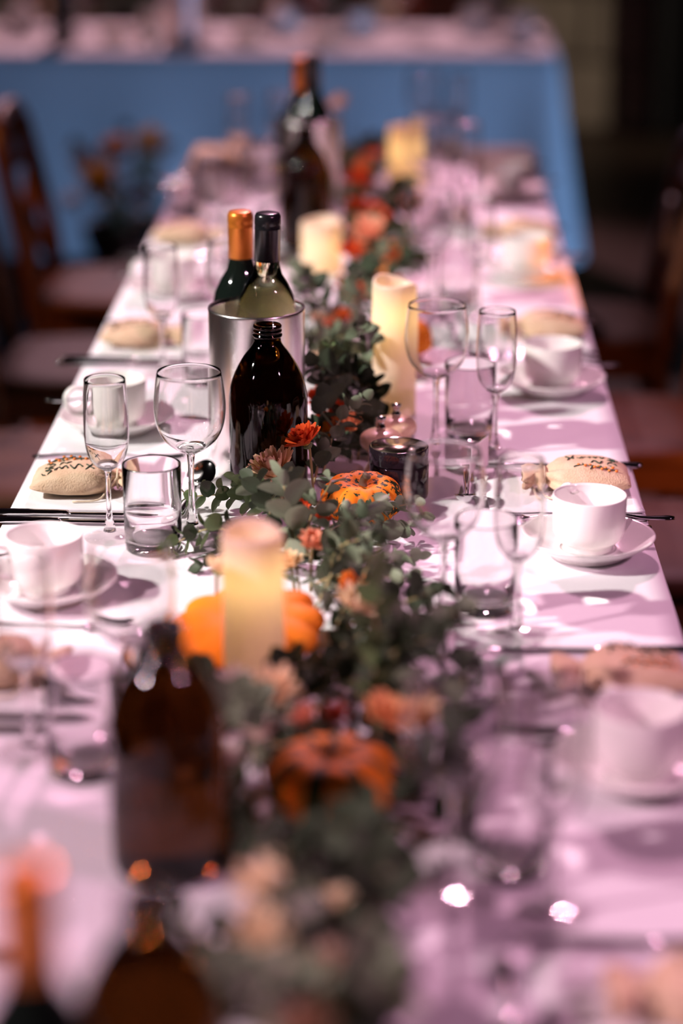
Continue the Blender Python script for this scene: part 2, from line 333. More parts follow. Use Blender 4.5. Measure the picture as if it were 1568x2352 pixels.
# ================================================================ tables and cloths
TX0, TX1, TY0, TY1 = -0.468, 0.292, 0.45, 5.14
def trestle(label, x0, x1, y0, y1):
    t = thing('trestle_table', label, 'table', ((x0 + x1) / 2, (y0 + y1) / 2, 0))
    hx, hy = (x1 - x0) / 2, (y1 - y0) / 2
    part('table_top', flatten(mesh('table_top', *box(-hx, hx, -hy, hy, TZ - 0.035, TZ - 0.004, 0.004))), 'table_wood', t)
    for sx in (-1, 1):
        for sy in (-1, 1):
            part('leg', tube([(sx * (hx - 0.1), sy * (hy - 0.15), TZ - 0.035), (sx * (hx - 0.07), sy * (hy - 0.12), 0.0)], 0.016, 10), 'leg_metal', t)
    return t
trestle('long trestle banquet table under the cloth laid with settings', TX0 + 0.008, TX1 - 0.008, TY0 + 0.008, TY1 - 0.008)
def cloth(x0, x1, y0, y1, drop, amp, flare, nx, ny, rings=9, corner=0.0, lam=0.16):
    """table cloth: top grid with soft creases plus a hanging skirt with folds that grow towards the hem"""
    v, f = [], []
    for j in range(ny + 1):
        for i in range(nx + 1):
            x = x0 + (x1 - x0) * i / nx; y = y0 + (y1 - y0) * j / ny
            e = min(x - x0, x1 - x, y - y0, y1 - y)
            q = mnoise.noise(Vector((x * 5, y * 1.6, 0.3))) * 0.0010 + mnoise.noise(Vector((x * 2, y * 9, 4.3))) * 0.0007
            q += -0.0012 * math.exp(-((x - 0.5 * (x0 + x1)) / 0.004) ** 2)
            v.append((x, y, TZ + 0.0003 + (q if e > 0.02 else 0)))
    for j in range(ny):
        for i in range(nx):
            a = j * (nx + 1) + i; f.append((a, a + 1, a + nx + 2, a + nx + 1))
    idx = [i for i in range(nx + 1)] + [j * (nx + 1) + nx for j in range(1, ny + 1)] + [ny * (nx + 1) + i for i in range(nx - 1, -1, -1)] + [j * (nx + 1) for j in range(ny - 1, 0, -1)]
    prev = idx; cx, cyy = (x0 + x1) / 2, (y0 + y1) / 2
    s = 0.0; arc = []; last = None
    for k in idx:
        p = Vector(v[k])
        if last is not None: s += (p - last).length
        arc.append(s); last = p
    for r in range(1, rings + 1):
        t = r / rings; cur = []
        for q, k in enumerate(idx):
            p = Vector(v[k]); n = Vector((0, 0, 0))
            if abs(p.x - x0) < 1e-5: n.x -= 1
            if abs(p.x - x1) < 1e-5: n.x += 1
            if abs(p.y - y0) < 1e-5: n.y -= 1
            if abs(p.y - y1) < 1e-5: n.y += 1
            crn = n.length > 1.2; n.normalize()
            wv = sin(arc[q] / lam * 2 * pi + 1.3 * sin(arc[q] * 2.1)) * 0.5 + 0.5 * sin(arc[q] / lam * 2.7 + 1)
            d = 0.006 * min(1, t * 8) + flare * t + amp * t ** 1.3 * (0.6 + wv)
            dc = min(Vector((p.x - a, p.y - b)).length for a in (x0, x1) for b in (y0, y1))
            d += corner * t * math.exp(-(dc / 0.10) ** 2)
            zz = TZ - drop * t + (0.004 if r == 1 else 0)
            cur.append(len(v)); v.append((p.x + n.x * d, p.y + n.y * d, zz))
        m_ = len(idx)
        for q in range(m_):
            q2 = (q + 1) % m_; f.append((prev[q2], prev[q], cur[q], cur[q2]))
        prev = cur
    return v, f
LC = single('tablecloth', cloth(TX0, TX1, TY0, TY1, 0.27, 0.012, 0.03, 30, 150), 'linen', 'long white linen cloth covering the table laid with bottles and glasses', 'tablecloth'); LC.cycles.is_caustics_receiver = True
FX0, FX1, FY0, FY1 = -2.35, 0.452, 6.70, 7.42
trestle('cross trestle table standing beyond the laid table', FX0 + 0.008, FX1 - 0.008, FY0 + 0.008, FY1 - 0.008)
single('tablecloth', cloth(FX0, FX1, FY0, FY1, 0.60, 0.035, 0.015, 90, 24, corner=0.03, lam=0.30), 'linen', 'white cloth lit blue, hanging low over the cross table', 'tablecloth')

# ================================================================ chairs
def chair_parts(t):
    # local frame: table lies towards -X, backrest at +X
    seat = []
    n = 40; v, f = [], []
    for (k, zz, sc) in ((0, 0.428, 0.97), (1, 0.434, 1.0), (2, 0.448, 1.0), (3, 0.455, 0.97), (4, 0.452, 0.6)):
        for i in range(n):
            a = 2 * pi * i / n; e = 0.55
            v.append((0.20 * sc * math.copysign(abs(cos(a)) ** e, cos(a)), 0.20 * sc * math.copysign(abs(sin(a)) ** e, sin(a)) * (1.0 - 0.06 * cos(a)), zz))
    for k in range(4):
        for i in range(n): i2 = (i + 1) % n; f.append((k * n + i, k * n + i2, (k + 1) * n + i2, (k + 1) * n + i))
    f.append(tuple(range(n - 1, -1, -1))); f.append(tuple(range(4 * n, 5 * n)))
    part('seat', (v, f), 'seat_wood', t)
    ap = join(*[box(*b) for b in ((-0.165, 0.165, -0.172, -0.152, 0.375, 0.43), (-0.165, 0.165, 0.152, 0.172, 0.375, 0.43), (-0.172, -0.152, -0.16, 0.16, 0.375, 0.43), (0.152, 0.172, -0.16, 0.16, 0.375, 0.43))])
    part('seat_frame', flatten(mesh('seat_frame', *ap)), 'chair_wood', t)
    for s in (-1, 1):
        part('leg', tube(spline([(-0.165, s * 0.165, 0.43), (-0.172, s * 0.172, 0.2), (-0.178, s * 0.178, 0.0)], 4), [0.018] * 4 + [0.016] * 4 + [0.013], 10), 'chair_wood', t)
        part('leg', tube(spline([(0.165, s * 0.165, 0.43), (0.185, s * 0.17, 0.2), (0.225, s * 0.175, 0.0)], 4), [0.018] * 4 + [0.016] * 4 + [0.013], 10), 'chair_wood', t)
    # bent back hoop: two posts and the top bow in one bent piece
    hoop = spline([(0.172, -0.165, 0.40), (0.19, -0.172, 0.55), (0.225, -0.172, 0.72), (0.242, -0.155, 0.80), (0.250, -0.10, 0.838), (0.254, 0.0, 0.848), (0.250, 0.10, 0.838), (0.242, 0.155, 0.80), (0.225, 0.172, 0.72), (0.19, 0.172, 0.55), (0.172, 0.165, 0.40)], 5)
    part('back_hoop', tube(hoop, 0.019, 10), 'chair_wood', t)
    rail = spline([(0.226, -0.165, 0.70), (0.242, -0.08, 0.71), (0.248, 0, 0.712), (0.242, 0.08, 0.71), (0.226, 0.165, 0.70)], 4)
    v, f = [], []
    for p in rail:
        for (dx, dz) in ((-0.008, -0.0), (0.008, -0.0), (0.012, 0.05), (0.020, 0.105), (0.004, 0.105), (-0.004, 0.05)): v.append((p.x + dx, p.y, p.z + dz))
    k = 6
    for i in range(len(rail) - 1):
        for j in range(k): j2 = (j + 1) % k; f.append((i * k + j, i * k + j2, (i + 1) * k + j2, (i + 1) * k + j))
    f.append(tuple(range(k - 1, -1, -1))); f.append(tuple(range((len(rail) - 1) * k, len(rail) * k)))
    part('top_rail', (v, f), 'chair_wood', t)
    for s in (-1, 1):
        part('cross_splat', tube(spline([(0.178, s * 0.155, 0.46), (0.205 + 0.006 * s, 0, 0.585), (0.225, -s * 0.155, 0.70)], 5), 0.010, 8, flat=(1.6, 0.7)), 'chair_wood', t)
    for s in (-1, 1):
        part('stretcher', tube([(-0.172, s * 0.171, 0.17), (0.19, s * 0.171, 0.17)], 0.009, 8), 'chair_wood', t)
    part('stretcher', tube([(0.0, -0.171, 0.17), (0.0, 0.171, 0.17)], 0.009, 8), 'chair_wood', t)
CH = []
PIER, FLW = 'on the pier side', 'on the flower stand side'
chairs = [((0.365, 4.70, 0), 0.0, 'brown bentwood chair %s near the far cooler' % PIER), ((0.375, 3.95, 0), 0.03, 'brown bentwood chair %s beyond the tall candle' % PIER),
          ((0.375, 3.32, 0), -0.04, 'brown bentwood chair %s level with the tall candle' % PIER), ((0.40, 2.62, 0), 0.02, 'brown bentwood chair %s level with the speckled pumpkin' % PIER),
          ((-0.63, 5.02, 0), pi, 'brown bentwood chair %s by the far end of the laid table' % FLW), ((-0.62, 4.36, 0), pi + 0.05, 'brown bentwood chair %s near the far cooler' % FLW),
          ((-0.61, 3.68, 0), pi - 0.03, 'brown bentwood chair %s level with the short candle' % FLW), ((-0.62, 2.98, 0), pi, 'brown bentwood chair %s level with the steel cooler' % FLW),
          ((-0.62, 7.72, 0), pi / 2, 'brown bentwood chair behind the cross table near the black drape'), ((-1.25, 7.74, 0), pi / 2, 'brown bentwood chair behind the cross table by the dark bottle'), ((0.02, 7.72, 0), pi / 2, 'brown bentwood chair behind the cross table nearest the pier')]
proto = thing('bentwood_chair', chairs[0][2], 'chair', chairs[0][0], chairs[0][1], 'bentwood chairs')
chair_parts(proto)
for loc, a, lab in chairs[1:]: copy_thing(proto, lab, loc, a)

# ================================================================ glassware
def stemglass_meshes(kind):
    if kind == 'wine':
        H, th = 0.192, 0.0008
        outer = [(0.0052, 0.094), (0.010, 0.0965), (0.021, 0.103), (0.032, 0.114), (0.0385, 0.128), (0.0412, 0.145), (0.0410, 0.160), (0.0392, 0.176), (0.0368, H)]
        foot_r = 0.036; zj = 0.094; rs = 0.0044
    else:
        H, th = 0.190, 0.0008
        outer = [(0.0050, 0.082), (0.009, 0.0845), (0.016, 0.090), (0.0215, 0.099), (0.0248, 0.114), (0.0258, 0.132), (0.0256, 0.150), (0.0246, 0.172), (0.0234, H)]
        foot_r = 0.030; zj = 0.082; rs = 0.0040
    o = [(p.x, p.y) for p in spline([(a, b, 0) for a, b in outer], 4)]
    inner = [(max(r - th - 0.0022 * max(0, 1 - (zz - zj) / 0.03), 0.0004), zz) for r, zz in o if zz > zj + 0.006]
    prof = [(0.0006, zj)] + o + [(o[-1][0] - th * 0.4, H + 0.0005)] + inner[::-1] + [(0.0004, inner[0][1] - 0.001)]
    bowl = mesh(kind + '_bowl', *lathe(prof, 56)); bowl.materials.append(M['clear_glass'])
    st = spline([(rs + 0.0006, zj - 0.0002, 0), (rs - 0.0006, zj - 0.012, 0), (rs - 0.001, zj - 0.035, 0), (rs - 0.0002, 0.026, 0), (0.0075, 0.0085, 0)], 4)
    stem = mesh(kind + '_stem', *lathe([(p.x, p.y) for p in st[::-1]], 28)); stem.materials.append(M['clear_glass'])
    ft = [(foot_r - 0.002, 0.0), (foot_r, 0.0008), (foot_r, 0.0018), (foot_r * 0.8, 0.0030), (foot_r * 0.5, 0.0048), (foot_r * 0.28, 0.0072), (0.0072, 0.0083)]
    foot = mesh(kind + '_foot', *lathe(ft, 56)); foot.materials.append(M['thin_glass'])
    return bowl, stem, foot
def tumbler_mesh():
    prof = [(0.0305, 0.0), (0.0318, 0.0015), (0.0325, 0.010), (0.0330, 0.05), (0.0335, 0.099), (0.0333, 0.1008), (0.0325, 0.1008), (0.0318, 0.099), (0.0312, 0.05), (0.0305, 0.016), (0.026, 0.0115), (0.0004, 0.0105)]
    me = mesh('tumbler', *lathe(prof, 56)); me.materials.append(M['clear_glass']); return me
WG, FG, TG = stemglass_meshes('wine'), stemglass_meshes('flute'), tumbler_mesh()
def caustic(o):
    o.cycles.is_caustics_caster = True
    return o
def stemglass(kind, label, loc, rot=0.0, group=None):
    t = thing('wine_glass' if kind == 'wine' else 'champagne_flute', label, 'glass', loc, rot, group)
    for n, me in zip(('bowl', 'stem', 'foot'), WG if kind == 'wine' else FG): caustic(part(n, me, None, t))
    return t

# ================================================================ crockery and cutlery meshes
cup_prof = [(0.0265, 0.0), (0.0285, 0.0015), (0.0290, 0.007), (0.0300, 0.0085), (0.0335, 0.0105), (0.0385, 0.016), (0.0408, 0.024), (0.0414, 0.040), (0.0416, 0.0635), (0.0410, 0.0648), (0.0398, 0.0645), (0.0388, 0.062), (0.0384, 0.030), (0.0355, 0.017), (0.026, 0.0115), (0.0003, 0.0105)]
CUP = mesh('cup_body', *lathe(cup_prof, 64)); CUP.materials.append(M['porcelain'])
HND = mesh('cup_handle', *tube(spline([(0.038, 0, 0.055), (0.055, 0, 0.0585), (0.0665, 0, 0.050), (0.0675, 0, 0.038), (0.060, 0, 0.025), (0.0375, 0, 0.020)], 6), 0.0042, 12, flat=(1.35, 0.8))); HND.materials.append(M['porcelain'])
sau = [(0.040, 0.0), (0.043, 0.0), (0.0445, 0.004), (0.055, 0.0085), (0.068, 0.0165), (0.0745, 0.0215), (0.0755, 0.0232), (0.0745, 0.0245), (0.067, 0.0205), (0.054, 0.0125), (0.043, 0.0075), (0.034, 0.0062), (0.032, 0.0078), (0.030, 0.0062), (0.0003, 0.0060)]
SAU = mesh('saucer', *lathe([(p.x, p.y) for p in spline([(a, b, 0) for a, b in sau], 2)], 72)); SAU.materials.append(M['porcelain'])

def spoon_meshes(L, bw, bl, tilt=0.0, rest=None):
    """spoon along +X: bowl centred near +X end, handle to -X"""
    v, f = [], []
    nu, nv = 14, 10
    for side in (0, 1):
        for i in range(nu + 1):
            for j in range(nv + 1):
                a = -1 + 2 * i / nu; b = -1 + 2 * j / nv
                # elliptical grid mapping
                x = a * math.sqrt(max(0, 1 - b * b / 2)); y = b * math.sqrt(max(0, 1 - a * a / 2))
                rr = min(1, x * x + y * y); zz = -0.010 * (bw / 0.036) * (1 - rr) ** 0.8 + (0.0 if side == 0 else -0.0012)
                v.append((x * bl / 2 * (1 + 0.0 * y), y * bw / 2 * (1 - 0.16 * x), zz))
    S = (nu + 1) * (nv + 1)
    for i in range(nu):
        for j in range(nv):
            a = i * (nv + 1) + j; q = (a, a + nv + 1, a + nv + 2, a + 1); f.append(q); f.append(tuple(x + S for x in reversed(q)))
    rim = [i * (nv + 1) for i in range(nu + 1)] + [nu * (nv + 1) + j for j in range(1, nv + 1)] + [i * (nv + 1) + nv for i in range(nu - 1, -1, -1)] + [j for j in range(nv - 1, 0, -1)]
    for k in range(len(rim)):
        a, b = rim[k], rim[(k + 1) % len(rim)]; f.append((b, a, a + S, b + S))
    bowl = [Matrix.Rotation(-tilt, 3, 'Y') @ Vector(p) for p in v], f
    x0 = -bl / 2; nx_, nz_ = x0 * cos(tilt), x0 * sin(tilt)
    pth = spline([(nx_ + 0.003, 0, nz_ + 0.0004), (nx_ - 0.014, 0, nz_ + (0.003 if rest is None else 0.0015)), (nx_ - (L - bl) * 0.5, 0, nz_ - (L - bl) * 0.5 * sin(tilt) if rest is None else 0.6 * rest + 0.4 * nz_), (nx_ - (L - bl), 0, nz_ - (L - bl) * sin(tilt) if rest is None else rest)], 6)
    rr = [0.0030, 0.0028, 0.0026, 0.0026, 0.0026, 0.0026, 0.0027, 0.0028, 0.003, 0.0032, 0.0034, 0.0037, 0.004, 0.0044, 0.0048, 0.0053, 0.0057, 0.006, 0.0045]
    hd = tube(pth, rr[:len(pth)], 10, flat=(1.0, 0.42))
    a = mesh('spoon_bowl', *bowl); b = mesh('spoon_handle', *hd)
    a.materials.append(M['steel']); b.materials.append(M['steel']); return a, b
TSP = spoon_meshes(0.112, 0.028, 0.042, 0.0); DSP = spoon_meshes(0.163, 0.037, 0.056, R_(17), -0.0125)
def knife_meshes():
    # along +X: handle from 0 to .105, blade to .225
    h = tube(spline([(0, 0, 0.004), (0.02, 0, 0.0042), (0.06, 0, 0.0042), (0.095, 0, 0.004), (0.108, 0, 0.0036)], 5), [0.004] + [0.0062] * 5 + [0.006] * 5 + [0.0052] * 5 + [0.0048] * 4 + [0.0042], 12, flat=(1.15, 0.62))
    a = mesh('knife_handle', *h)
    v, f = [], []; n = 16
    for i in range(n + 1):
        t = i / n; x = 0.106 + 0.118 * t
        wlo = -0.0065 - 0.0035 * sin(pi * min(1, t * 1.1)) ; whi = 0.0055 * (1 - t ** 3)
        if t > 0.85: wlo *= (1 - ((t - 0.85) / 0.15) ** 2 * 0.8)
        zc = 0.0036
        for (y, zz) in ((wlo, zc), (wlo * 0.3, zc + 0.0010), (whi, zc + 0.0009), (whi, zc - 0.0009), (wlo * 0.3, zc - 0.0010)): v.append((x, y, zz))
    for i in range(n):
        for j in range(5): j2 = (j + 1) % 5; f.append((i * 5 + j, i * 5 + j2, i * 5 + 5 + j2, i * 5 + 5 + j))
    f.append((4, 3, 2, 1, 0)); f.append(tuple(n * 5 + j for j in range(5)))
    b = mesh('knife_blade', v, f)
    a.materials.append(M['steel']); b.materials.append(M['steel']); return a, b
KNF = knife_meshes()
def fork_meshes():
    pth = spline([(0, 0, 0.002), (0.05, 0, 0.005), (0.11, 0, 0.006), (0.135, 0, 0.004), (0.15, 0, 0.0035)], 5)
    rr = [0.0055 - 0.0028 * min(1, i / 12) for i in range(len(pth) - 4)] + [0.0035, 0.006, 0.0095, 0.0112]
    a = mesh('fork_handle', *tube(pth, rr, 10, flat=(1.0, 0.25)))
    t = mesh('fork_tine', *tube(spline([(0.149, 0, 0.0035), (0.165, 0, 0.0028), (0.18, 0, 0.0035), (0.198, 0, 0.0065)], 4), [0.0018] * 12 + [0.0008], 8, flat=(1, 0.6)))
    a.materials.append(M['steel']); t.materials.append(M['steel']); return a, t
FRK = fork_meshes()
def knife(label, loc, rot, group):
    t = thing('table_knife', label, 'knife', loc, rot, group); part('handle', KNF[0], None, t); part('blade', KNF[1], None, t); return t
def fork(label, loc, rot, group):
    t = thing('table_fork', label, 'fork', loc, rot, group); part('handle', FRK[0], None, t)
    for k in (-1.5, -0.5, 0.5, 1.5): part('tine', FRK[1], None, t, (0, k * 0.0058, 0))
    return t
def spoon(label, loc, rot, ms, name, group):
    t = thing(name, label, 'spoon', loc, rot, group); part('bowl', ms[0], None, t); part('handle', ms[1], None, t); return t

# napkin: folded rectangle of three visible layers
def napkin_mesh(seed, w=0.185, d=0.165):
    v, f = [], []; nx, ny = 18, 14; lay = 1; th = 0.0055
    allp = []
    for k in range(lay):
        o = len(v); sx = 0.004 * (k % 2)
        for side in (0, 1):
            for j in range(ny + 1):
                for i in range(nx + 1):
                    x = -w / 2 + w * i / nx + sx; y = -d / 2 + d * j / ny
                    q = mnoise.noise(Vector((x * 14 + seed, y * 14, k * 3.1))); q2 = mnoise.noise(Vector((x * 30, y * 30 + seed, 7)))
                    edge = min(i, nx - i, j, ny - j)
                    zz = k * th + (th * 0.92 if side else 0.0003) + (q * 0.0010 if (side and k == lay - 1) else 0)
                    if edge == 0: zz = k * th + th * (0.70 if side else 0.25)
                    v.append((x + 0.003 * q, y + 0.004 * q2 * (abs(y) / d), zz))
        S = (nx + 1) * (ny + 1)
        for j in range(ny):
            for i in range(nx):
                a = o + j * (nx + 1) + i; q = (a, a + 1, a + nx + 2, a + nx + 1); f.append(tuple(x + S for x in q)); f.append(tuple(reversed(q)))
        rim = [i for i in range(nx + 1)] + [j * (nx + 1) + nx for j in range(1, ny + 1)] + [ny * (nx + 1) + i for i in range(nx - 1, -1, -1)] + [j * (nx + 1) for j in range(ny - 1, 0, -1)]
        for q in range(len(rim)):
            a, b = o + rim[q], o + rim[(q + 1) % len(rim)]; f.append((a, b, b + S, a + S))
    me = mesh('napkin', v, f); me.materials.append(M['napkin_linen']); return me
NAPS = [napkin_mesh(3.3 * k) for k in range(3)]
NAP_H = 0.0056

# burlap favour pouch: body towards +X (diner), gathered neck towards -X
def pouch_meshes(seed):
    v, f = [], []; n = 28; st = []
    prof = [(-0.066, 0.030, 0.010), (-0.060, 0.031, 0.011), (-0.050, 0.024, 0.010), (-0.043, 0.013, 0.009), (-0.038, 0.0125, 0.009), (-0.030, 0.024, 0.014), (-0.018, 0.036, 0.019), (0.0, 0.042, 0.021), (0.025, 0.044, 0.019), (0.045, 0.043, 0.014), (0.058, 0.041, 0.008), (0.063, 0.039, 0.003)]
    pr = spline(prof, 3)
    for i, p in enumerate(pr):
        for k in range(n):
            a = 2 * pi * k / n; e = 0.75
            cx_, sz = math.copysign(abs(cos(a)) ** e, cos(a)), math.copysign(abs(sin(a)) ** e, sin(a))
            gather = max(0, min(1, (-0.012 - p.x) / 0.02))
            wr = 1 + 0.22 * gather * sin(5 * a + seed) + 0.10 * gather * sin(11 * a + seed * 2 + i * 0.3)
            q = mnoise.noise(Vector((p.x * 30 + seed, cx_ * 2, sz * 2))) * 0.0022 + mnoise.noise(Vector((p.x * 22 + seed * 3, cx_ * 5, sz * 3))) * 0.0026
            y = p.y * cx_ * wr + q; zc = 0.014 if p.x < -0.03 else 0.014
            zz = zc + p.z * sz * wr * (1.0 if sz > 0 else 0.66) + q
            v.append((p.x + 0.002 * sin(6 * a + seed) * gather, y, max(zz, 0.0006)))
    for i in range(len(pr) - 1):
        for k in range(n): k2 = (k + 1) % n; f.append((i * n + k, i * n + k2, (i + 1) * n + k2, (i + 1) * n + k))
    f.append(tuple(range(n - 1, -1, -1))); f.append(tuple(range((len(pr) - 1) * n, len(pr) * n)))
    body = mesh('pouch_body', v, f); body.materials.append(M['burlap'])
    ring = [(-0.0405, 0.0145 * cos(a), 0.0145 + 0.0115 * sin(a)) for a in [2 * pi * k / 20 for k in range(21)]]
    tails = [spline([(-0.041, 0.012, 0.02), (-0.030, 0.030, 0.010), (-0.020, 0.046, 0.0022), (0.01, 0.052, 0.0018)], 5), spline([(-0.041, -0.012, 0.02), (-0.045, -0.034, 0.006), (-0.030, -0.050, 0.0018), (0.012, -0.052, 0.0018)], 5)]
    cord = mesh('cord', *join(tube(ring, 0.0014, 6), *[tube(t, 0.0012, 6) for t in tails])); cord.materials.append(M['burlap_cord'])
    def top(x, y):
        # height of upper skin
        best = min(range(len(pr)), key=lambda i: abs(pr[i].x - x)); p = pr[best]
        c = max(-0.98, min(0.98, y / p.y)); c0 = abs(c) ** (1 / 0.75); s0 = math.sqrt(max(0, 1 - c0 * c0)) ** 0.75
        q = mnoise.noise(Vector((p.x * 30 + seed, c * 2, s0 * 2))) * 0.0022 + mnoise.noise(Vector((p.x * 22 + seed * 3, c * 5, s0 * 3))) * 0.0026
        return 0.014 + p.z * s0 + q + 0.0006
    def stroke(pts, r=0.0009):
        s = spline([(a, b, 0) for a, b in pts], 5); return tube([(p.x, p.y, top(p.x, p.y)) for p in s], r, 5)
    # flowing script strokes (the stitched words read from the diner's side) and a sprig with berries
    L1 = [[(0.050, 0.020), (0.044, 0.026), (0.038, 0.020), (0.046, 0.012), (0.036, 0.010)], [(0.034, 0.022), (0.030, 0.012), (0.026, 0.020), (0.022, 0.012), (0.018, 0.020)],
          [(0.016, 0.012), (0.010, 0.022), (0.006, 0.012), (0.000, 0.018)], [(-0.004, 0.024), (-0.010, 0.012), (-0.012, 0.004)], [(-0.004, 0.012), (-0.014, 0.020)]]
    L2 = [[(0.048, 0.002), (0.040, 0.004), (0.036, -0.004), (0.044, -0.008)], [(0.030, 0.003), (0.026, -0.005), (0.020, 0.002), (0.016, -0.004)]]
    let = mesh('stitched_lettering', *join(*[stroke(s) for s in L1 + L2])); let.materials.append(M['thread_green'])
    spg = [[(0.048, -0.016), (0.030, -0.021), (0.010, -0.017), (-0.006, -0.022)], [(0.040, -0.018), (0.036, -0.026)], [(0.030, -0.021), (0.027, -0.013)], [(0.018, -0.019), (0.014, -0.027)], [(0.008, -0.018), (0.005, -0.012)]]
    spr = mesh('stitched_twig', *join(*[stroke(s, 0.0008) for s in spg])); spr.materials.append(M['thread_green'])
    bs = []
    for (x, y) in ((0.046, -0.021), (0.042, -0.013), (0.037, -0.023), (0.033, -0.016), (0.028, -0.025), (0.024, -0.016), (0.019, -0.024), (0.014, -0.015), (0.008, -0.022), (0.0, -0.017)):
        bs.append(xf(lathe([(0.0003, -0.0014), (0.0016, -0.0009), (0.0021, 0), (0.0016, 0.0012), (0.0003, 0.0016)], 8), (x, y, top(x, y) + 0.0004)))
    ber = mesh('stitched_berries', *join(*bs)); ber.materials.append(M['thread_orange'])
    return body, cord, let, spr, ber
POU = [pouch_meshes(1.7 + 2.9 * k) for k in range(3)]
def pouch(label, loc, rot, k, group):
    t = thing('favour_pouch', label, 'pouch', loc, rot, group)
    for n, me in zip(('body', 'drawstring', 'stitched_lettering', 'stitched_twig', 'stitched_berries'), POU[k % 3]): part(n, me, None, t)
    return t

# ================================================================ place settings
def cup_and_saucer(where, loc, hrot, srot, side):
    x, y = loc
    x -= 0.003 * side; y -= 0.004
    single('saucer', SAU, None, 'white porcelain saucer ' + where, 'saucer', (x, y, TZ + 0.0016), 0, 'saucers')
    c = thing('coffee_cup', 'white stacking coffee cup ' + where, 'cup', (x, y, TZ + 0.0080), hrot, 'coffee cups')
    part('body', CUP, None, c); part('handle', HND, None, c)
    if srot is not None:
        s = spoon('steel teaspoon on the saucer ' + where, (x + side * 0.012, y + 0.0560, TZ + 0.0262), srot, TSP, 'teaspoon', 'teaspoons')
        s.rotation_euler = (0, 0, srot)
RS = [  # pier side: pouch y, label, offsets of extras
    (1.46, 'by the ribbed green-striped pumpkin'), (2.05, 'by the big plain orange pumpkin'), (2.665, 'by the speckled pumpkin'), (3.42, 'beyond the tall candle'), (4.13, 'by the far cooler'), (4.80, 'at the laid end')]
cupR = [1.836, 2.425, 3.10, 3.827, 4.53, None]
glR = [(0.045, 0.15), (0.077, 0.172), (0.113, 0.127)]
for k, (s, an) in enumerate(RS):
    wh = PIER + ', ' + an
    nx = 0.197 + random.uniform(-0.004, 0.004)
    single('napkin', NAPS[k % 3], None, 'folded white napkin ' + wh, 'napkin', (nx, s - 0.022, TZ + 0.0016), random.uniform(-0.03, 0.03), 'napkins')
    pouch('burlap favour pouch ' + wh, (0.217 + random.uniform(-.004, .004), s - 0.022, TZ + 0.0016 + NAP_H), 0.06 + random.uniform(-0.08, 0.05), k, 'favour pouches')
    knife('steel table knife ' + wh, (0.306, s + 0.078, TZ + 0.001), pi + random.uniform(-.02, .02), 'table knives')
    for q, dy in enumerate((-0.125, -0.155)): fork(('inner' if q == 0 else 'outer') + ' steel fork ' + wh, (0.294, s + dy, TZ + 0.001), pi + random.uniform(-.03, .03), 'table forks')
    dyk = {0: 0.0, 1: -0.005, 2: 0.005, 3: 0.0, 4: 0.02, 5: 0.0}[k]
    stemglass('wine', 'empty stemmed wine glass ' + wh, (glR[0][0], s + glR[0][1] + dyk, TZ + 0.0012), 0, 'wine glasses')
    TUM = single('tumbler', TG, None, 'short clear tumbler ' + wh, 'glass', (glR[1][0] + 0.014, s + glR[1][1] + dyk + 0.031, TZ + 0.0012), 0, 'tumblers'); caustic(TUM)
    stemglass('flute', 'slim champagne flute ' + wh, (glR[2][0] + 0.008, s + glR[2][1] + dyk, TZ + 0.0012), 0, 'champagne flutes')
    spoon('steel dessert spoon ' + wh, (0.085, s - 0.077, TZ + 0.0160), pi / 2 + pi + random.uniform(-.04, .04), DSP, 'dessert_spoon', 'dessert spoons')
    if cupR[k]: cup_and_saucer(wh, (0.216, cupR[k]), R_(112), pi, 1)
LS = [(1.40, 'by the orange-capped bottle'), (2.068, 'by the big plain orange pumpkin'), (2.657, 'beside the near cooler'), (3.364, 'beyond the near cooler'), (4.096, 'by the far cooler'), (4.80, 'at the laid end')]
cupL = [None, None, 2.275, 2.895, 3.66, 4.40]
for k, (s, an) in enumerate(LS):
    wh = FLW + ', ' + an
    single('napkin', NAPS[(k + 1) % 3], None, 'folded white napkin ' + wh, 'napkin', (-0.368 + random.uniform(-.004, .004), s - 0.025, TZ + 0.0016), pi + random.uniform(-0.03, 0.03), 'napkins')
    pouch('burlap favour pouch ' + wh, (-0.388 + random.uniform(-.004, .004), s - 0.038, TZ + 0.0016 + NAP_H), pi + random.uniform(-0.05, 0.09), k + 1, 'favour pouches')
    for q, dy in enumerate((-0.118, -0.147)): knife(('inner' if q == 0 else 'outer') + ' steel table knife ' + wh, (-0.502 - 0.006 * q, s + dy, TZ + 0.001), random.uniform(-.015, .015), 'table knives')
    fork('steel fork ' + wh, (-0.472, s + 0.110, TZ + 0.001), random.uniform(-.03, .03), 'table forks')
    if k != 0:
        stemglass('wine', 'empty stemmed wine glass ' + wh, (-0.242, s - 0.168, TZ + 0.0012), 0, 'wine glasses')
        TUM = single('tumbler', TG, None, 'short clear tumbler ' + wh, 'glass', (-0.281, s - 0.228, TZ + 0.0012), 0, 'tumblers'); caustic(TUM)
        stemglass('flute', 'slim champagne flute ' + wh, (-0.335 if k != 3 else -0.345, s - 0.195, TZ + 0.0012), 0, 'champagne flutes')
        spoon('steel dessert spoon ' + wh, (-0.256 if k == 1 else -0.245, s + 0.008, TZ + 0.0160), pi / 2 + (0.05 if k == 1 else -0.12) + random.uniform(-.02, .02), DSP, 'dessert_spoon', 'dessert spoons')
    if cupL[k]: cup_and_saucer(wh, (-0.383, cupL[k]), R_(205), 0.0, -1)

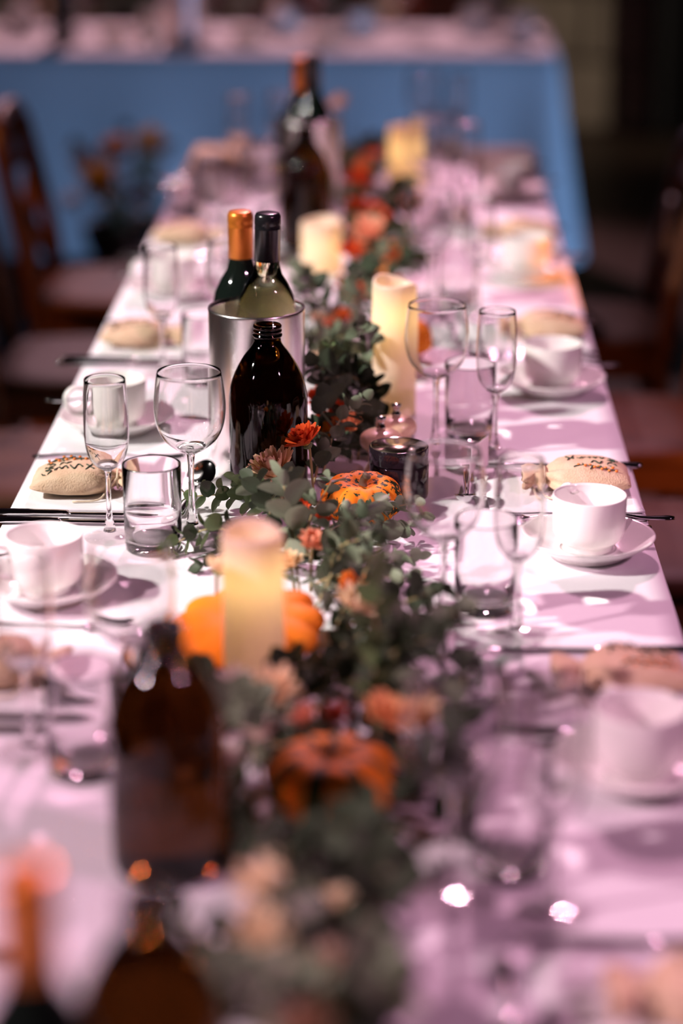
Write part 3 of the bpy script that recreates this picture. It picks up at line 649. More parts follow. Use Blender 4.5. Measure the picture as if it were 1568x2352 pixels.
# ================================================================ bottles and coolers
def cap_mesh(name, m, r, z0, z1):
    p = [(r - 0.0012, z0), (r, z0 + 0.0006), (r, z1 - 0.020), (r + 0.0005, z1 - 0.0195), (r - 0.0006, z1 - 0.0185), (r + 0.0004, z1 - 0.017), (r - 0.0006, z1 - 0.0155), (r + 0.0004, z1 - 0.0140), (r, z1 - 0.004), (r - 0.0018, z1 - 0.0006), (r - 0.004, z1), (0.0003, z1 + 0.0002)]
    me = mesh(name, *lathe(p, 40)); me.materials.append(M[m]); return me
def wine_bottle(kind, label, loc, rot=(0, 0, 0), h=0.308):
    t = thing('wine_bottle', label, 'bottle', loc, rot)
    s = h / 0.308
    pr = [(0.030, 0.004), (0.034, 0.0), (0.0372, 0.004), (0.0375, 0.015), (0.0375, 0.170), (0.0370, 0.185), (0.0335, 0.205), (0.0255, 0.2215), (0.0185, 0.233), (0.0152, 0.245), (0.0145, 0.258), (0.0143, 0.300)]
    pr = [(r, zz * s) for r, zz in pr]
    body = mesh('bottle_body', *lathe([(0.0003, 0.008)] + pr + [(0.012, h - 0.004)], 56))
    part('body', body, {'red': 'bottle_black', 'white': 'wine_white', 'black': 'bottle_black'}[kind], t)
    me = cap_mesh('cap', 'cap_orange' if kind == 'red' else 'cap_black', 0.0158, h - 0.060, h)
    part('screw_cap', me, None, t)
    return t
def cooler(label, loc):
    t = thing('wine_cooler', label, 'wine cooler', loc)
    out = [(0.0560, 0.0), (0.0588, 0.0015), (0.0595, 0.005), (0.0598, 0.2050), (0.0603, 0.2072), (0.0598, 0.2090), (0.0585, 0.2094)]
    inn = [(0.0585, 0.2094), (0.0572, 0.2086), (0.0562, 0.2040), (0.0555, 0.020), (0.0520, 0.0125), (0.0003, 0.0115)]
    part('outer_wall', lathe([(0.0003, 0.0006)] + out, 72, cap1=False), 'brushed_steel', t)
    part('inner_wall', lathe(inn, 72, cap0=False), 'brushed_steel', t)
    return t
def brown_bottle(label, loc):
    t = thing('brown_glass_bottle', label, 'bottle', loc)
    pr = [(0.038, 0.003), (0.041, 0.0), (0.0455, 0.004), (0.0472, 0.016), (0.0475, 0.060), (0.0475, 0.118), (0.0462, 0.134), (0.0425, 0.148), (0.0365, 0.162), (0.0285, 0.176), (0.0205, 0.1865), (0.0168, 0.193), (0.0160, 0.197)]
    pr = [(p.x, p.y) for p in spline([(a, b, 0) for a, b in pr], 3)]
    part('body', lathe([(0.0003, 0.006)] + pr + [(0.0003, 0.1972)], 64, cap1=False), 'amber_glass', t)
    nk = [(0.0158, 0.1974), (0.0158, 0.1995), (0.0178, 0.2005), (0.0178, 0.2025), (0.0160, 0.2035), (0.0160, 0.2055), (0.0174, 0.2062), (0.0174, 0.2078), (0.0160, 0.2086), (0.0160, 0.2104), (0.0172, 0.2110), (0.0172, 0.2130), (0.0162, 0.2146), (0.0140, 0.2150), (0.0124, 0.2138), (0.0122, 0.1990), (0.0003, 0.1985)]
    part('threaded_neck', lathe(nk, 48), 'amber_glass', t)
    return t
cooler('shiny steel wine cooler holding a bottle of white wine', (-0.180, 2.732, TZ + 0.0012))
wine_bottle('white', 'black-capped bottle of pale white wine standing in the near steel cooler', (-0.1700, 2.732, TZ + 0.0144), (0, R_(0.9), 0), 0.314)
wine_bottle('red', 'dark wine bottle with shiny orange cap behind the near cooler', (-0.206, 2.836, TZ + 0.0012))
brown_bottle('open brown glass bottle in front of the near steel cooler', (-0.160, 2.622, TZ + 0.0012))
cooler('steel wine cooler farther down the table, behind the short candle', (-0.178, 4.200, TZ + 0.0012))
wine_bottle('black', 'black-capped dark bottle standing in the far steel cooler', (-0.168, 4.200, TZ + 0.0140), (0, 0, 0), 0.314)
wine_bottle('red', 'dark wine bottle with orange cap behind the far steel cooler', (-0.195, 4.300, TZ + 0.0012))
brown_bottle('open brown glass bottle in front of the far steel cooler', (-0.176, 4.060, TZ + 0.0012))
brown_bottle('open brown glass bottle beside the ribbed pumpkin and front candle', (-0.186, 1.660, TZ + 0.0012))
wine_bottle('red', 'dark wine bottle with orange cap at the start of the garland', (-0.197, 1.070, TZ + 0.0012))
brown_bottle('open brown glass bottle next to the orange-capped bottle at the garland start', (-0.150, 1.215, TZ + 0.0012))

# ================================================================ pillar candles (lit by an LED inside)
def candle(label, loc, r, h, power, dip=0.006, ph=0.0):
    t = thing('pillar_candle', label, 'candle', loc)
    def fn(a, i, rr, zz):
        if i >= 4: zz = zz + dip * (0.55 * cos(a - ph) + 0.45 * cos(2 * a - ph * 1.7)) * (1.0 if i < 9 else 0.4)
        return rr, zz
    pr = [(r - 0.002, 0.0), (r, 0.002), (r, h * 0.45), (r, h * 0.80), (r, h - 0.006), (r - 0.0008, h - 0.002), (r - 0.0028, h), (r - 0.0050, h - 0.002), (r - 0.0065, h - 0.010), (r * 0.62, h - 0.022), (r * 0.25, h - 0.026), (0.0004, h - 0.0265)]
    part('wax', lathe(pr, 56, fn=fn), 'candle_wax', t)
    part('led_flame', lathe([(0.0004, h - 0.024), (0.0030, h - 0.020), (0.0034, h - 0.015), (0.0018, h - 0.008), (0.0002, h - 0.003)], 12), 'led_flame', t)
    l = bpy.data.lights.new('candle_led', 'POINT'); l.color = (1.0, 0.76, 0.42); l.energy = power * 0.27; l.shadow_soft_size = 0.008
    o = bpy.data.objects.new('candle_led', l); COL.objects.link(o); o.parent = t; o.location = (0, 0, h - 0.045)
candle('cream pillar candle in front of the big plain orange pumpkin', (-0.137, 1.984, TZ + 0.0012), 0.0292, 0.178, 0.22, 0.004, 2.0)
candle('tall cream pillar candle behind the salt and pepper mills', (-0.010, 2.985, TZ + 0.0012), 0.0300, 0.184, 0.24, 0.006, 2.7)
candle('short cream pillar candle before the far brown bottle', (-0.140, 3.860, TZ + 0.0012), 0.0355, 0.088, 0.18, 0.004, 1.0)
candle('cream pillar candle near the end of the garland', (0.005, 4.520, TZ + 0.0012), 0.0350, 0.145, 0.30, 0.004, 0.5)

# ================================================================ jar, mills, place card
t = thing('lidded_jar', 'round glossy black jar with a mirror-like lid beside the speckled pumpkin', 'jar', (-0.003, 2.622, TZ + 0.0012))
part('body', lathe([(0.0003, 0.0), (0.030, 0.0), (0.0335, 0.002), (0.0345, 0.006), (0.0345, 0.042), (0.033, 0.0448), (0.0003, 0.045)], 64), 'jar_black', t)
ld = part('lid', lathe([(0.0003, 0.0455), (0.0346, 0.0455), (0.0352, 0.0462), (0.0352, 0.0640), (0.0348, 0.0652), (0.0335, 0.0655), (0.0326, 0.0650)], 64), 'jar_black', t)
part('lid_plate', lathe([(0.0326, 0.0645), (0.0326, 0.0652), (0.0003, 0.0652)], 64), 'lid_mirror', ld)
def mill(label, loc):
    t = thing('pepper_mill', label, 'mill', loc)
    part('body', lathe([(p.x, p.y) for p in spline([(0.0210, 0.0, 0), (0.0225, 0.004, 0), (0.0205, 0.012, 0), (0.0155, 0.022, 0), (0.0160, 0.032, 0), (0.0210, 0.040, 0)], 4)], 40), 'mill_wood', t)
    part('head', lathe([(p.x, p.y) for p in spline([(0.0185, 0.0405, 0), (0.0245, 0.0425, 0), (0.0265, 0.0490, 0), (0.0250, 0.0555, 0), (0.0190, 0.0605, 0), (0.0080, 0.0630, 0)], 4)], 48), 'mill_wood', t)
    part('knob', lathe([(0.0042, 0.0632), (0.0058, 0.0645), (0.0060, 0.0670), (0.0040, 0.0700), (0.0038, 0.0730), (0.0060, 0.0765), (0.0066, 0.0785), (0.0058, 0.0800), (0.0003, 0.0803)], 28), 'steel', t)
mill('pale wooden salt mill right behind the black jar', (-0.0245, 2.694, TZ + 0.0012))
mill('pale wooden pepper mill nearer the tall candle', (-0.0060, 2.752, TZ + 0.0012))
t = thing('place_card', 'small pink place card on a brass clip in front of napkin, by speckled pumpkin', 'card', (0.0982, 2.690, TZ + 0.0012), R_(68))
part('clip', join(lathe([(0.0003, 0), (0.0038, 0), (0.0038, 0.002), (0.0018, 0.004), (0.0014, 0.016), (0.0004, 0.017)], 16), box(-0.006, 0.006, -0.0022, 0.0022, 0.014, 0.030, 0.001)), 'brass', t)
part('card', flatten(mesh('card', *box(-0.022, 0.022, -0.0004, 0.0004, 0.013, 0.052))), 'card_paper', t, (0, -0.0032, 0))

# ================================================================ pumpkins
def pumpkin(label, loc, r, hgt, m, tilt=(0, 0, 0), lobes=10, seg=100):
    t = thing('pumpkin', label, 'pumpkin', loc, tilt)
    def prof():
        out = []
        for i in range(25):
            a = -pi / 2 + pi * i / 24; e = 0.85
            rr = r * abs(cos(a)) ** e; zz = hgt / 2 + hgt / 2 * sin(a)
            # sunken crown and base
            d = math.exp(-(rr / (r * 0.42)) ** 2); zz += (-0.20 if a > 0 else 0.12) * hgt * d
            out.append((max(rr, 0.0005), zz))
        return out
    def fn(a, i, rr, zz):
        g = abs(sin(a * lobes / 2 + 0.4)); k = 0.79 + 0.21 * g ** 0.5
        k *= 1 + 0.03 * sin(a * 3 + 1)
        return rr * k, zz * (1.0 + 0.02 * sin(2 * a)) + 0.0
    part('rind', lathe(prof(), seg, fn=fn), m, t)
    zt = hgt * 0.80
    sp = spline([(0, 0, zt - 0.004), (0.001, 0.001, zt + hgt * 0.10), (0.004, -0.002, zt + hgt * 0.24)], 4)
    v, f = tube(sp, [r * 0.16, r * 0.13, r * 0.11, r * 0.10, r * 0.095, r * 0.095, r * 0.095, r * 0.10, r * 0.115], 10)
    part('stem', (v, f), 'pumpkin_stem', t)
pumpkin('small orange pumpkin with dark green speckles beside the black jar', (-0.046, 2.525, TZ + 0.004), 0.049, 0.056, 'pumpkin_speckled', (R_(8), 0, 0.3))
pumpkin('big plain orange pumpkin behind the front pillar candle', (-0.150, 2.105, TZ + 0.013), 0.079, 0.043, 'pumpkin_orange', (R_(8), R_(-8), 0.5), 11)
pumpkin('ribbed orange pumpkin with dark green stripes in the garland', (-0.058, 1.735, TZ + 0.012), 0.058, 0.066, 'pumpkin_striped', (R_(2), 0, 0.2), 8)
pumpkin('orange pumpkin hidden behind the tall candle', (-0.008, 3.23, TZ + 0.002), 0.056, 0.075, 'pumpkin_orange', (0, 0, 0.8), 9)

# ================================================================ what already stands there, so that petals and leaves grow around it
from mathutils.bvhtree import BVHTree
SOLID = []                      # (centre, radius, tree) of things already placed
def world_tree(root):
    v, f = [], []
    def walk(o, m):
        m = m @ o.matrix_basis
        if o.type == 'MESH':
            k = len(v); v.extend(m @ p.co for p in o.data.vertices); f.extend([tuple(i + k for i in q.vertices) for q in o.data.polygons])
        for c in o.children: walk(c, m)
    walk(root, Matrix.Identity(4))
    if not f: return None
    lo = Vector(min(p[i] for p in v) for i in range(3)); hi = Vector(max(p[i] for p in v) for i in range(3))
    return (lo + hi) / 2, (hi - lo).length / 2, BVHTree.FromPolygons(v, f)
def register(o):
    t = world_tree(o)
    if t: SOLID.append(t)
def hits(tree, c, r, pool):
    return sum(1 for (oc, orad, ot) in pool if (oc - c).length < r + orad and tree.overlap(ot))
for o in list(scene.objects):
    if o.parent is None and o.get('category') in ('glass', 'bottle', 'wine cooler', 'candle', 'jar', 'mill', 'card', 'pumpkin', 'cup', 'saucer', 'spoon', 'knife', 'fork', 'pouch', 'napkin') and abs(o.location.x) < 1.5: register(o)
CYL = [(-0.137, 1.984, 0.0295), (-0.010, 2.985, 0.0305), (-0.150, 2.105, 0.079), (-0.046, 2.525, 0.050), (-0.058, 1.735, 0.058), (-0.003, 2.622, 0.0355), (-0.16, 2.622, 0.048), (-0.18, 2.732, 0.061), (-0.14, 3.86, 0.036), (-0.186, 1.66, 0.048), (-0.15, 1.215, 0.048), (-0.008, 3.23, 0.057), (-0.178, 4.2, 0.061), (-0.176, 4.06, 0.048), (-0.206, 2.836, 0.038), (-0.0245, 2.694, 0.027), (-0.006, 2.752, 0.027), (0.005, 4.52, 0.036), (-0.197, 1.07, 0.038)]
CYL += [(glR[0][0], s_ + glR[0][1], 0.036) for s_, _ in RS]
DENSE = 1.95
def near(y):
    return ('at the garland start' if y < 1.55 else 'by the green-striped pumpkin' if y < 1.92 else 'around the front candle' if y < 2.28 else 'around the speckled pumpkin' if y < 2.72 else
            'beside the tall candle' if y < 3.3 else 'beside the short candle' if y < 4.0 else 'towards the garland end')
# ================================================================ chrysanthemums
def petal_mesh(name, m, wide, curl):
    n = 5; v, f = [], []
    for i in range(n + 1):
        t = i / n; wd = wide * (0.30 + 0.70 * sin(pi * min(1, t * 0.62 + 0.12))) * (1 if i < n else 0.45) * 0.5
        zb = curl * t * t
        v += [(-wd, t, zb + wd * 0.55), (0, t, zb), (wd, t, zb + wd * 0.55)]
    for i in range(n):
        for j in range(2): a = i * 3 + j; f.append((a, a + 1, a + 4, a + 3))
    me = mesh(name, v, f); me.materials.append(M[m]); return me
PM = {k: petal_mesh('petal', 'petal_' + k, 0.42 if k in ('orange', 'salmon', 'red', 'peach2') else 0.31, 0.24) for k in PET}
EYE = mesh('flower_eye', *lathe([(0.0003, 0), (0.16, 0.0), (0.2, 0.06), (0.14, 0.15), (0.0003, 0.19)], 14)); EYE.materials.append(M['flower_eye'])
NICE = {'peach': 'pale peach', 'peach2': 'warm apricot', 'red': 'rust red', 'orange': 'bright orange', 'darkred': 'deep maroon', 'yellow': 'mustard yellow', 'cream': 'cream', 'salmon': 'salmon pink', 'white': 'blush white'}
def flower(kind, p, dia, up=None, full=True, base_z=TZ, label=None, name='chrysanthemum', foot=None):
    loc = Vector((p[0], p[1], base_z + p[2])); r = dia / 2
    t = thing(name, label or '%s chrysanthemum %s' % (NICE[kind], near(p[1])), 'flower', loc, 0, 'chrysanthemums')
    up = Vector(up) if up else Vector((random.uniform(-.5, .5), random.uniform(-.75, -.05), 0.9)); up.normalize()
    rot = up.to_track_quat('Z', 'Y').to_matrix() @ rz(random.uniform(0, 6))
    hm = rot.to_4x4()
    part('eye', EYE, None, t, mw=hm @ Matrix.Scale(r, 4))
    rings = ((14, 1.0, 16), (14, 0.98, 36), (11, 0.92, 54), (8, 0.80, 70)) if full else ((11, 1.0, 18), (8, 0.78, 45), (5, 0.5, 68))
    for (n, s, el) in rings:
        for i in range(n):
            a = 2 * pi * i / n + el + random.uniform(-.12, .12); e_ = R_(el + random.uniform(-9, 9)); sc = r * s * random.uniform(0.9, 1.06)
            mw = hm @ Matrix.Rotation(a, 4, 'Z') @ Matrix.Translation((0, r * 0.08, r * 0.05)) @ Matrix.Rotation(e_, 4, 'X') @ Matrix.Scale(sc, 4)
            part('petal', PM[kind], None, t, mw=mw)
    q = -up * r * 0.25
    zb = -p[2] + 0.004
    part('stem', tube(spline([(0, 0, 0), (q.x, q.y, q.z - r * 0.15), (q.x * 2.5, q.y * 2.5 + 0.012, zb) if foot is None else tuple(Vector(foot) - loc)], 4), 0.0017, 6), 'stem_green', t)
    part('calyx', lathe([(0.0003, -0.26), (0.14, -0.20), (0.26, -0.06), (0.20, 0.02), (0.0003, 0.03)], 12), 'leaf_green', t, mw=hm @ Matrix.Scale(r, 4))
    register(t)
    return t
FLOWERS = [
  ('peach', (-0.144, 2.540, 0.053), 0.068), ('red', (-0.112, 2.560, 0.083), 0.050), ('peach2', (-0.067, 2.735, 0.05), 0.045), ('yellow', (-0.104, 2.735, 0.045), 0.034), ('cream', (-0.105, 3.006, 0.055), 0.058), ('salmon', (-0.072, 2.975, 0.05), 0.034),
  ('red', (-0.106, 2.861, 0.05), 0.044), ('red', (-0.082, 2.818, 0.045), 0.04), ('red', (-0.100, 2.780, 0.04), 0.038), ('salmon', (-0.095, 2.27, 0.055), 0.036), ('peach', (-0.070, 2.278, 0.045), 0.038), ('peach', (-0.110, 2.267, 0.045), 0.034),
  ('orange', (-0.043, 2.171, 0.05), 0.034), ('darkred', (-0.027, 2.163, 0.045), 0.036), ('cream', (-0.067, 2.109, 0.052), 0.054), ('cream', (-0.187, 2.19, 0.06), 0.034), ('red', (-0.112, 2.41, 0.05), 0.03), ('red', (-0.09, 2.395, 0.045), 0.03),
  ('peach', (-0.102, 1.850, 0.07), 0.046), ('white', (-0.149, 1.900, 0.06), 0.036), ('salmon', (-0.083, 1.845, 0.055), 0.032), ('peach2', (-0.015, 1.825, 0.06), 0.050), ('peach', (0.020, 1.855, 0.05), 0.045), ('darkred', (-0.062, 1.85, 0.05), 0.03), ('white', (-0.132, 1.726, 0.06), 0.048), ('white', (-0.122, 1.79, 0.06), 0.036),
  ('red', (-0.084, 3.464, 0.05), 0.062), ('orange', (-0.037, 3.555, 0.05), 0.05), ('red', (-0.012, 3.50, 0.05), 0.05), ('salmon', (-0.056, 3.859, 0.06), 0.075), ('red', (-0.085, 3.747, 0.05), 0.06), ('orange', (-0.014, 3.761, 0.04), 0.06), ('red', (-0.088, 4.343, 0.06), 0.06), ('orange', (-0.078, 4.452, 0.07), 0.045),
  ('salmon', (0.021, 4.236, 0.05), 0.06), ('red', (-0.085, 4.12, 0.05), 0.06), ('peach', (-0.125, 3.282, 0.05), 0.038), ('orange', (-0.092, 3.309, 0.05), 0.034), ('red', (-0.108, 3.312, 0.04), 0.03), ('orange', (-0.052, 3.14, 0.055), 0.045),
  ('cream', (-0.092, 1.427, 0.105), 0.050), ('cream', (-0.090, 1.366, 0.100), 0.050), ('white', (-0.090, 1.318, 0.09), 0.050), ('cream', (-0.048, 1.384, 0.07), 0.036), ('cream', (-0.045, 1.489, 0.06), 0.032), ('peach', (-0.055, 1.275, 0.085), 0.045), ('salmon', (-0.023, 1.443, 0.05), 0.04), ('cream', (-0.13, 4.62, 0.17), 0.055), ('red', (-0.06, 4.62, 0.06), 0.055), ('darkred', (-0.04, 3.95, 0.05), 0.06), ('red', (-0.05, 4.02, 0.06), 0.06)]
# heads sit side by side, none inside another or inside a bottle, candle or pumpkin
FP = [Vector(p) for _, p, _ in FLOWERS]
for it in range(80):
    for i in range(len(FP)):
        for j in range(i):
            dv = FP[i] - FP[j]; need = 0.92 * (FLOWERS[i][2] + FLOWERS[j][2]) / 2
            if dv.length < need:
                dv = dv.normalized() if dv.length > 1e-4 else Vector((1, 0, 0)); m_ = (need - (FP[i] - FP[j]).length) * 0.5
                FP[i] += dv * m_; FP[j] -= dv * m_
        for cx_, cy_, cr_ in CYL:
            dv = Vector((FP[i].x - cx_, FP[i].y - cy_, 0)); need = cr_ + FLOWERS[i][2] * 0.48
            if dv.length < need: FP[i] += dv.normalized() * (need - dv.length)
        FP[i].z = min(max(FP[i].z, FLOWERS[i][2] * 0.5 + 0.012), 0.17)
FLOWERS = [(k, tuple(q), d) for (k, _, d), q in zip(FLOWERS, FP)]
for i, (k, p, d) in enumerate(FLOWERS):
    up = (-0.40, -0.22, 0.9) if i == 0 else (-0.5, -0.1, 0.9) if i == 1 else None
    flower(k, p, d, up, full=2.0 < p[1] < 3.1)
t = thing('flower_bud', 'closed green flower bud on a thin upright stem by the speckled pumpkin', 'bud', (-0.059, 2.355, TZ + 0.002))
part('stem', tube(spline([(0, 0, 0.0), (0.001, 0.002, 0.04), (0, -0.002, 0.071)], 4), 0.0012, 6), 'stem_green', t)
part('bud', lathe([(0.0003, 0.069), (0.0045, 0.0715), (0.0062, 0.076), (0.0056, 0.080), (0.0030, 0.0830), (0.0003, 0.0836)], 14), 'leaf_grey', t)

register(t)
# ================================================================ eucalyptus sprigs
def leaf_mesh(name, m, wide, cup):
    n = 7; v, f = [], []
    for i in range(n + 1):
        t = i / n; y = t
        wd = wide * math.sqrt(max(0.0, math.sin(pi * min(1, t ** 0.85)))) * (1 - 0.12 * t) * 0.5
        if i == 0: wd = 0.03
        if i == n: wd = 0.02
        zb = 0.10 * sin(pi * t) * cup
        v += [(-wd, y, zb + wd * 0.28), (-wd * 0.5, y, zb + wd * 0.08), (0, y, zb), (wd * 0.5, y, zb + wd * 0.08), (wd, y, zb + wd * 0.28)]
    for i in range(n):
        for j in range(4): a = i * 5 + j; f.append((a, a + 1, a + 6, a + 5))
    me = mesh(name, v, f); me.materials.append(M[m]); return me
GREEN = []                      # leaves and stems placed so far
LEAVES = {k: [leaf_mesh('leaf', k, wd, c) for wd, c in ((0.92, 1.0), (0.80, -0.6), (1.0, 0.4))] for k in ('leaf_grey', 'leaf_green', 'leaf_dark')}
LEAF_F = [tuple(q.vertices) for q in LEAVES['leaf_grey'][0].polygons]
def sprig(base, tip, lf, arch=0.02, kind=None, pairs=None, name='eucalyptus_sprig', zt=TZ, label=None, cat='sprig', group='eucalyptus sprigs', nudge=0):
    b = Vector((base[0], base[1], base[2])); e = Vector((tip[0], tip[1], tip[2]))
    L = (e - b).length
    if L < 0.11:
        b = e - (e - b) * (0.11 / max(L, 1e-4)); b.z = max(b.z, 0.012)
    mid = (b + e) / 2 + Vector((random.uniform(-.012, .012), random.uniform(-.012, .012), arch))
    loc = Vector((b.x, b.y, zt + b.z))
    pts = [p - b for p in spline([b, mid, e], 7)]
    flat = zt == TZ and tip[0] > -0.11 and 2.33 < tip[1] < 2.53      # lies low in front of the speckled pumpkin
    sv, sf = tube(pts, 0.0014, 5)
    sv = [q_ + loc for q_ in sv]; stem_tree = ((b + e) / 2 + Vector((0, 0, zt)), (e - b).length / 2 + 0.03, BVHTree.FromPolygons(sv, sf))
    bad_stem = hits(stem_tree[2], stem_tree[0], stem_tree[1], SOLID)
    if (bad_stem and nudge < 30) or (nudge < 12 and hits(stem_tree[2], stem_tree[0], stem_tree[1], GREEN)):      # grow past what stands in the way
        ang_ = nudge * 2.4; st = 0.004 + 0.002 * nudge; dx_, dy_ = st * cos(ang_), st * sin(ang_)
        return sprig((base[0] + dx_, base[1] + dy_, base[2]), (tip[0] + dx_ * 1.2, tip[1] + dy_ * 1.2, tip[2] + 0.001 * nudge), lf, arch, kind, pairs, name, zt, label, cat, group, nudge + 1)
    t = thing(name, label or '', cat, loc, 0, group)
    part('stem', tube(pts, [0.0016 - 0.0009 * i / len(pts) for i in range(len(pts))], 5), 'stem_green', t)
    kd = kind
    kind = kind or random.choices(('leaf_grey', 'leaf_green', 'leaf_dark'), (5, 2, 3))[0]
    if not label:
        dx, dy = tip[0] - base[0], tip[1] - base[1]
        way = 'pointing to the pier side' if dx > 0.045 else 'pointing to the flower stand side' if dx < -0.045 else 'pointing at the cross table' if dy > 0 else 'pointing to the orange-capped bottle'
        t['label'] = '%s leaved eucalyptus sprig %s, %s' % ({'leaf_grey': 'pale grey-green', 'leaf_green': 'olive green', 'leaf_dark': 'dark green'}[kind], way, near((base[1] + tip[1]) / 2))
    pl = sum((pts[i + 1] - pts[i]).length for i in range(len(pts) - 1))
    n = pairs or max(4, int(pl / (lf * 0.62))); ph = random.uniform(0, pi)
    for i in range(n + 1):
        u = 0.12 + 0.88 * i / n; q = u * (len(pts) - 1); k = min(int(q), len(pts) - 2); p = pts[k].lerp(pts[k + 1], q - k); tg = (pts[k + 1] - pts[k]).normalized()
        s1 = tg.cross(Vector((0, 0, 1))); s1 = s1.normalized() if s1.length > 0.1 else Vector((1, 0, 0)); s2 = s1.cross(tg)
        ang = ph + i * pi / 2 + random.uniform(-.35, .35)
        for sgn in ((1, -1) if i < n else (1, -1, 0)):
            kk = kind if random.random() < 0.8 else random.choice(('leaf_grey', 'leaf_dark'))
            me = random.choice(LEAVES[kk]); best = None
            for tr in range(30):
                wob = 0.15 + 0.10 * tr; an2 = ang + random.uniform(-.07, .07) * tr
                o = (s1 * cos(an2) + s2 * sin(an2)) * sgn
                spread = (random.uniform(0.35, 0.75) if i < n - 1 else random.uniform(0.9, 1.5)) + 0.05 * tr * random.random()
                d = (o + tg * spread + Vector((random.uniform(-wob, wob), random.uniform(-wob, wob), random.uniform(-.12, .12)))).normalized()
                if flat: d.z = min(d.z, 0.10); d.normalize()
                sz = lf * random.uniform(0.82, 1.12) * (1.0 if i < n - 1 else 0.72) * (1 - 0.012 * tr)
                zabs = b.z + p.z
                if zabs + d.z * sz < 0.004: d.z = (0.004 - zabs) / sz + 0.02; d.normalize()
                nrm = (tg * 0.7 - o * 0.5 + Vector((random.uniform(-.35, .35), random.uniform(-.35, .35), 0.45 + random.uniform(-.3, .3))))
                x = d.cross(nrm)
                if x.length < 0.05: continue
                x.normalize(); zz = x.cross(d).normalized(); q0 = p + d * 0.0024
                mw = Matrix(((x.x * sz, d.x * sz, zz.x * sz, q0.x), (x.y * sz, d.y * sz, zz.y * sz, q0.y), (x.z * sz, d.z * sz, zz.z * sz, q0.z), (0, 0, 0, 1)))
                wm = Matrix.Translation(loc) @ mw
                vv = [wm @ q_.co for q_ in me.vertices]
                low = min(q_.z for q_ in vv) - zt
                tree = BVHTree.FromPolygons(vv, LEAF_F); c = wm @ Vector((0, 0.5, 0))
                bad = 20 * hits(tree, c, sz * 0.75, SOLID) + hits(tree, c, sz * 0.75, GREEN) + (10 if low < 0.0012 else 0)
                if best is None or bad < best[0]: best = (bad, mw, c, sz * 0.75, tree)
                if bad == 0: break
            if best:
                part('leaf', me, None, t, mw=best[1]); GREEN.append(best[2:])
    GREEN.append(stem_tree)
    return t
HERO = [
  ((-0.139, 2.453, 0.03), (-0.251, 2.558, 0.02), 0.022, 'leaf_green'), ((-0.174, 2.384, 0.03), (-0.257, 2.402, 0.014), 0.024, 'leaf_green'), ((-0.153, 2.349, 0.03), (-0.215, 2.347, 0.012), 0.024, 'leaf_dark'),
  ((-0.104, 2.235, 0.01), (-0.131, 2.386, 0.10), 0.032, 'leaf_grey'), ((-0.087, 2.383, 0.02), (0.020, 2.470, 0.022), 0.026, 'leaf_grey'), ((-0.087, 2.387, 0.03), (-0.010, 2.462, 0.030), 0.024, 'leaf_grey'),
  ((-0.093, 2.422, 0.02), (0.006, 2.462, 0.02), 0.026, 'leaf_grey'), ((-0.055, 2.282, 0.03), (0.019, 2.356, 0.025), 0.024, 'leaf_grey'), ((-0.063, 2.242, 0.03), (0.006, 2.217, 0.045), 0.027, 'leaf_grey'),
  ((-0.056, 2.142, 0.03), (-0.007, 2.084, 0.035), 0.026, 'leaf_dark'), ((-0.024, 2.075, 0.02), (0.056, 2.124, 0.05), 0.026, 'leaf_grey'), ((-0.028, 2.073, 0.03), (0.04, 2.065, 0.05), 0.027, 'leaf_dark'),
  ((-0.027, 1.985, 0.03), (0.065, 2.036, 0.03), 0.026, 'leaf_dark'), ((-0.104, 2.582, 0.03), (-0.068, 2.690, 0.05), 0.024, 'leaf_dark'), ((-0.105, 2.600, 0.03), (-0.060, 2.680, 0.035), 0.024, 'leaf_grey'),
  ((-0.055, 2.282, 0.02), (-0.062, 2.359, 0.045), 0.026, 'leaf_grey'), ((-0.184, 1.999, 0.02), (-0.201, 1.904, 0.05), 0.028, 'leaf_dark'), ((-0.137, 1.844, 0.03), (-0.143, 1.849, 0.07), 0.028, 'leaf_dark'),
  ((-0.137, 2.422, 0.03), (-0.183, 2.514, 0.03), 0.025, 'leaf_green'), ((-0.131, 2.393, 0.03), (-0.176, 2.481, 0.02), 0.026, 'leaf_dark'), ((-0.050, 2.117, 0.03), (0.000, 2.166, 0.03), 0.026, 'leaf_dark'),
  ((-0.085, 2.254, 0.02), (-0.045, 2.190, 0.03), 0.027, 'leaf_grey'), ((-0.093, 2.309, 0.03), (-0.022, 2.311, 0.035), 0.026, 'leaf_dark'), ((-0.089, 2.78, 0.03), (-0.076, 2.914, 0.05), 0.024, 'leaf_dark'),
  ((-0.113, 3.144, 0.03), (-0.075, 3.101, 0.08), 0.032, 'leaf_grey'), ((-0.146, 3.487, 0.03), (-0.165, 3.614, 0.05), 0.026, 'leaf_grey'), ((-0.047, 1.966, 0.02), (0.006, 1.963, 0.04), 0.028, 'leaf_dark'),
  ((-0.084, 1.861, 0.04), (-0.13, 1.743, 0.06), 0.028, 'leaf_grey'), ((-0.105, 2.66, 0.02), (-0.085, 2.80, 0.04), 0.025, 'leaf_dark'), ((-0.10, 2.90, 0.02), (-0.06, 3.02, 0.06), 0.026, 'leaf_dark'),
  ((-0.075, 2.36, 0.02), (-0.02, 2.40, 0.022), 0.026, 'leaf_grey'), ((-0.12, 2.33, 0.03), (-0.13, 2.46, 0.05), 0.028, 'leaf_dark'), ((-0.09, 2.20, 0.02), (-0.04, 2.27, 0.05), 0.028, 'leaf_dark'), ((-0.11, 2.30, 0.03), (-0.09, 2.40, 0.035), 0.027, 'leaf_grey')]
for b, e, lf, k in HERO:
    low_ = e[0] > -0.11 and 2.33 < e[1] < 2.53
    sprig(b, e[:2] + (min(e[2], 0.020 if low_ else 1),), lf, 0.0 if low_ else 0.012, k)
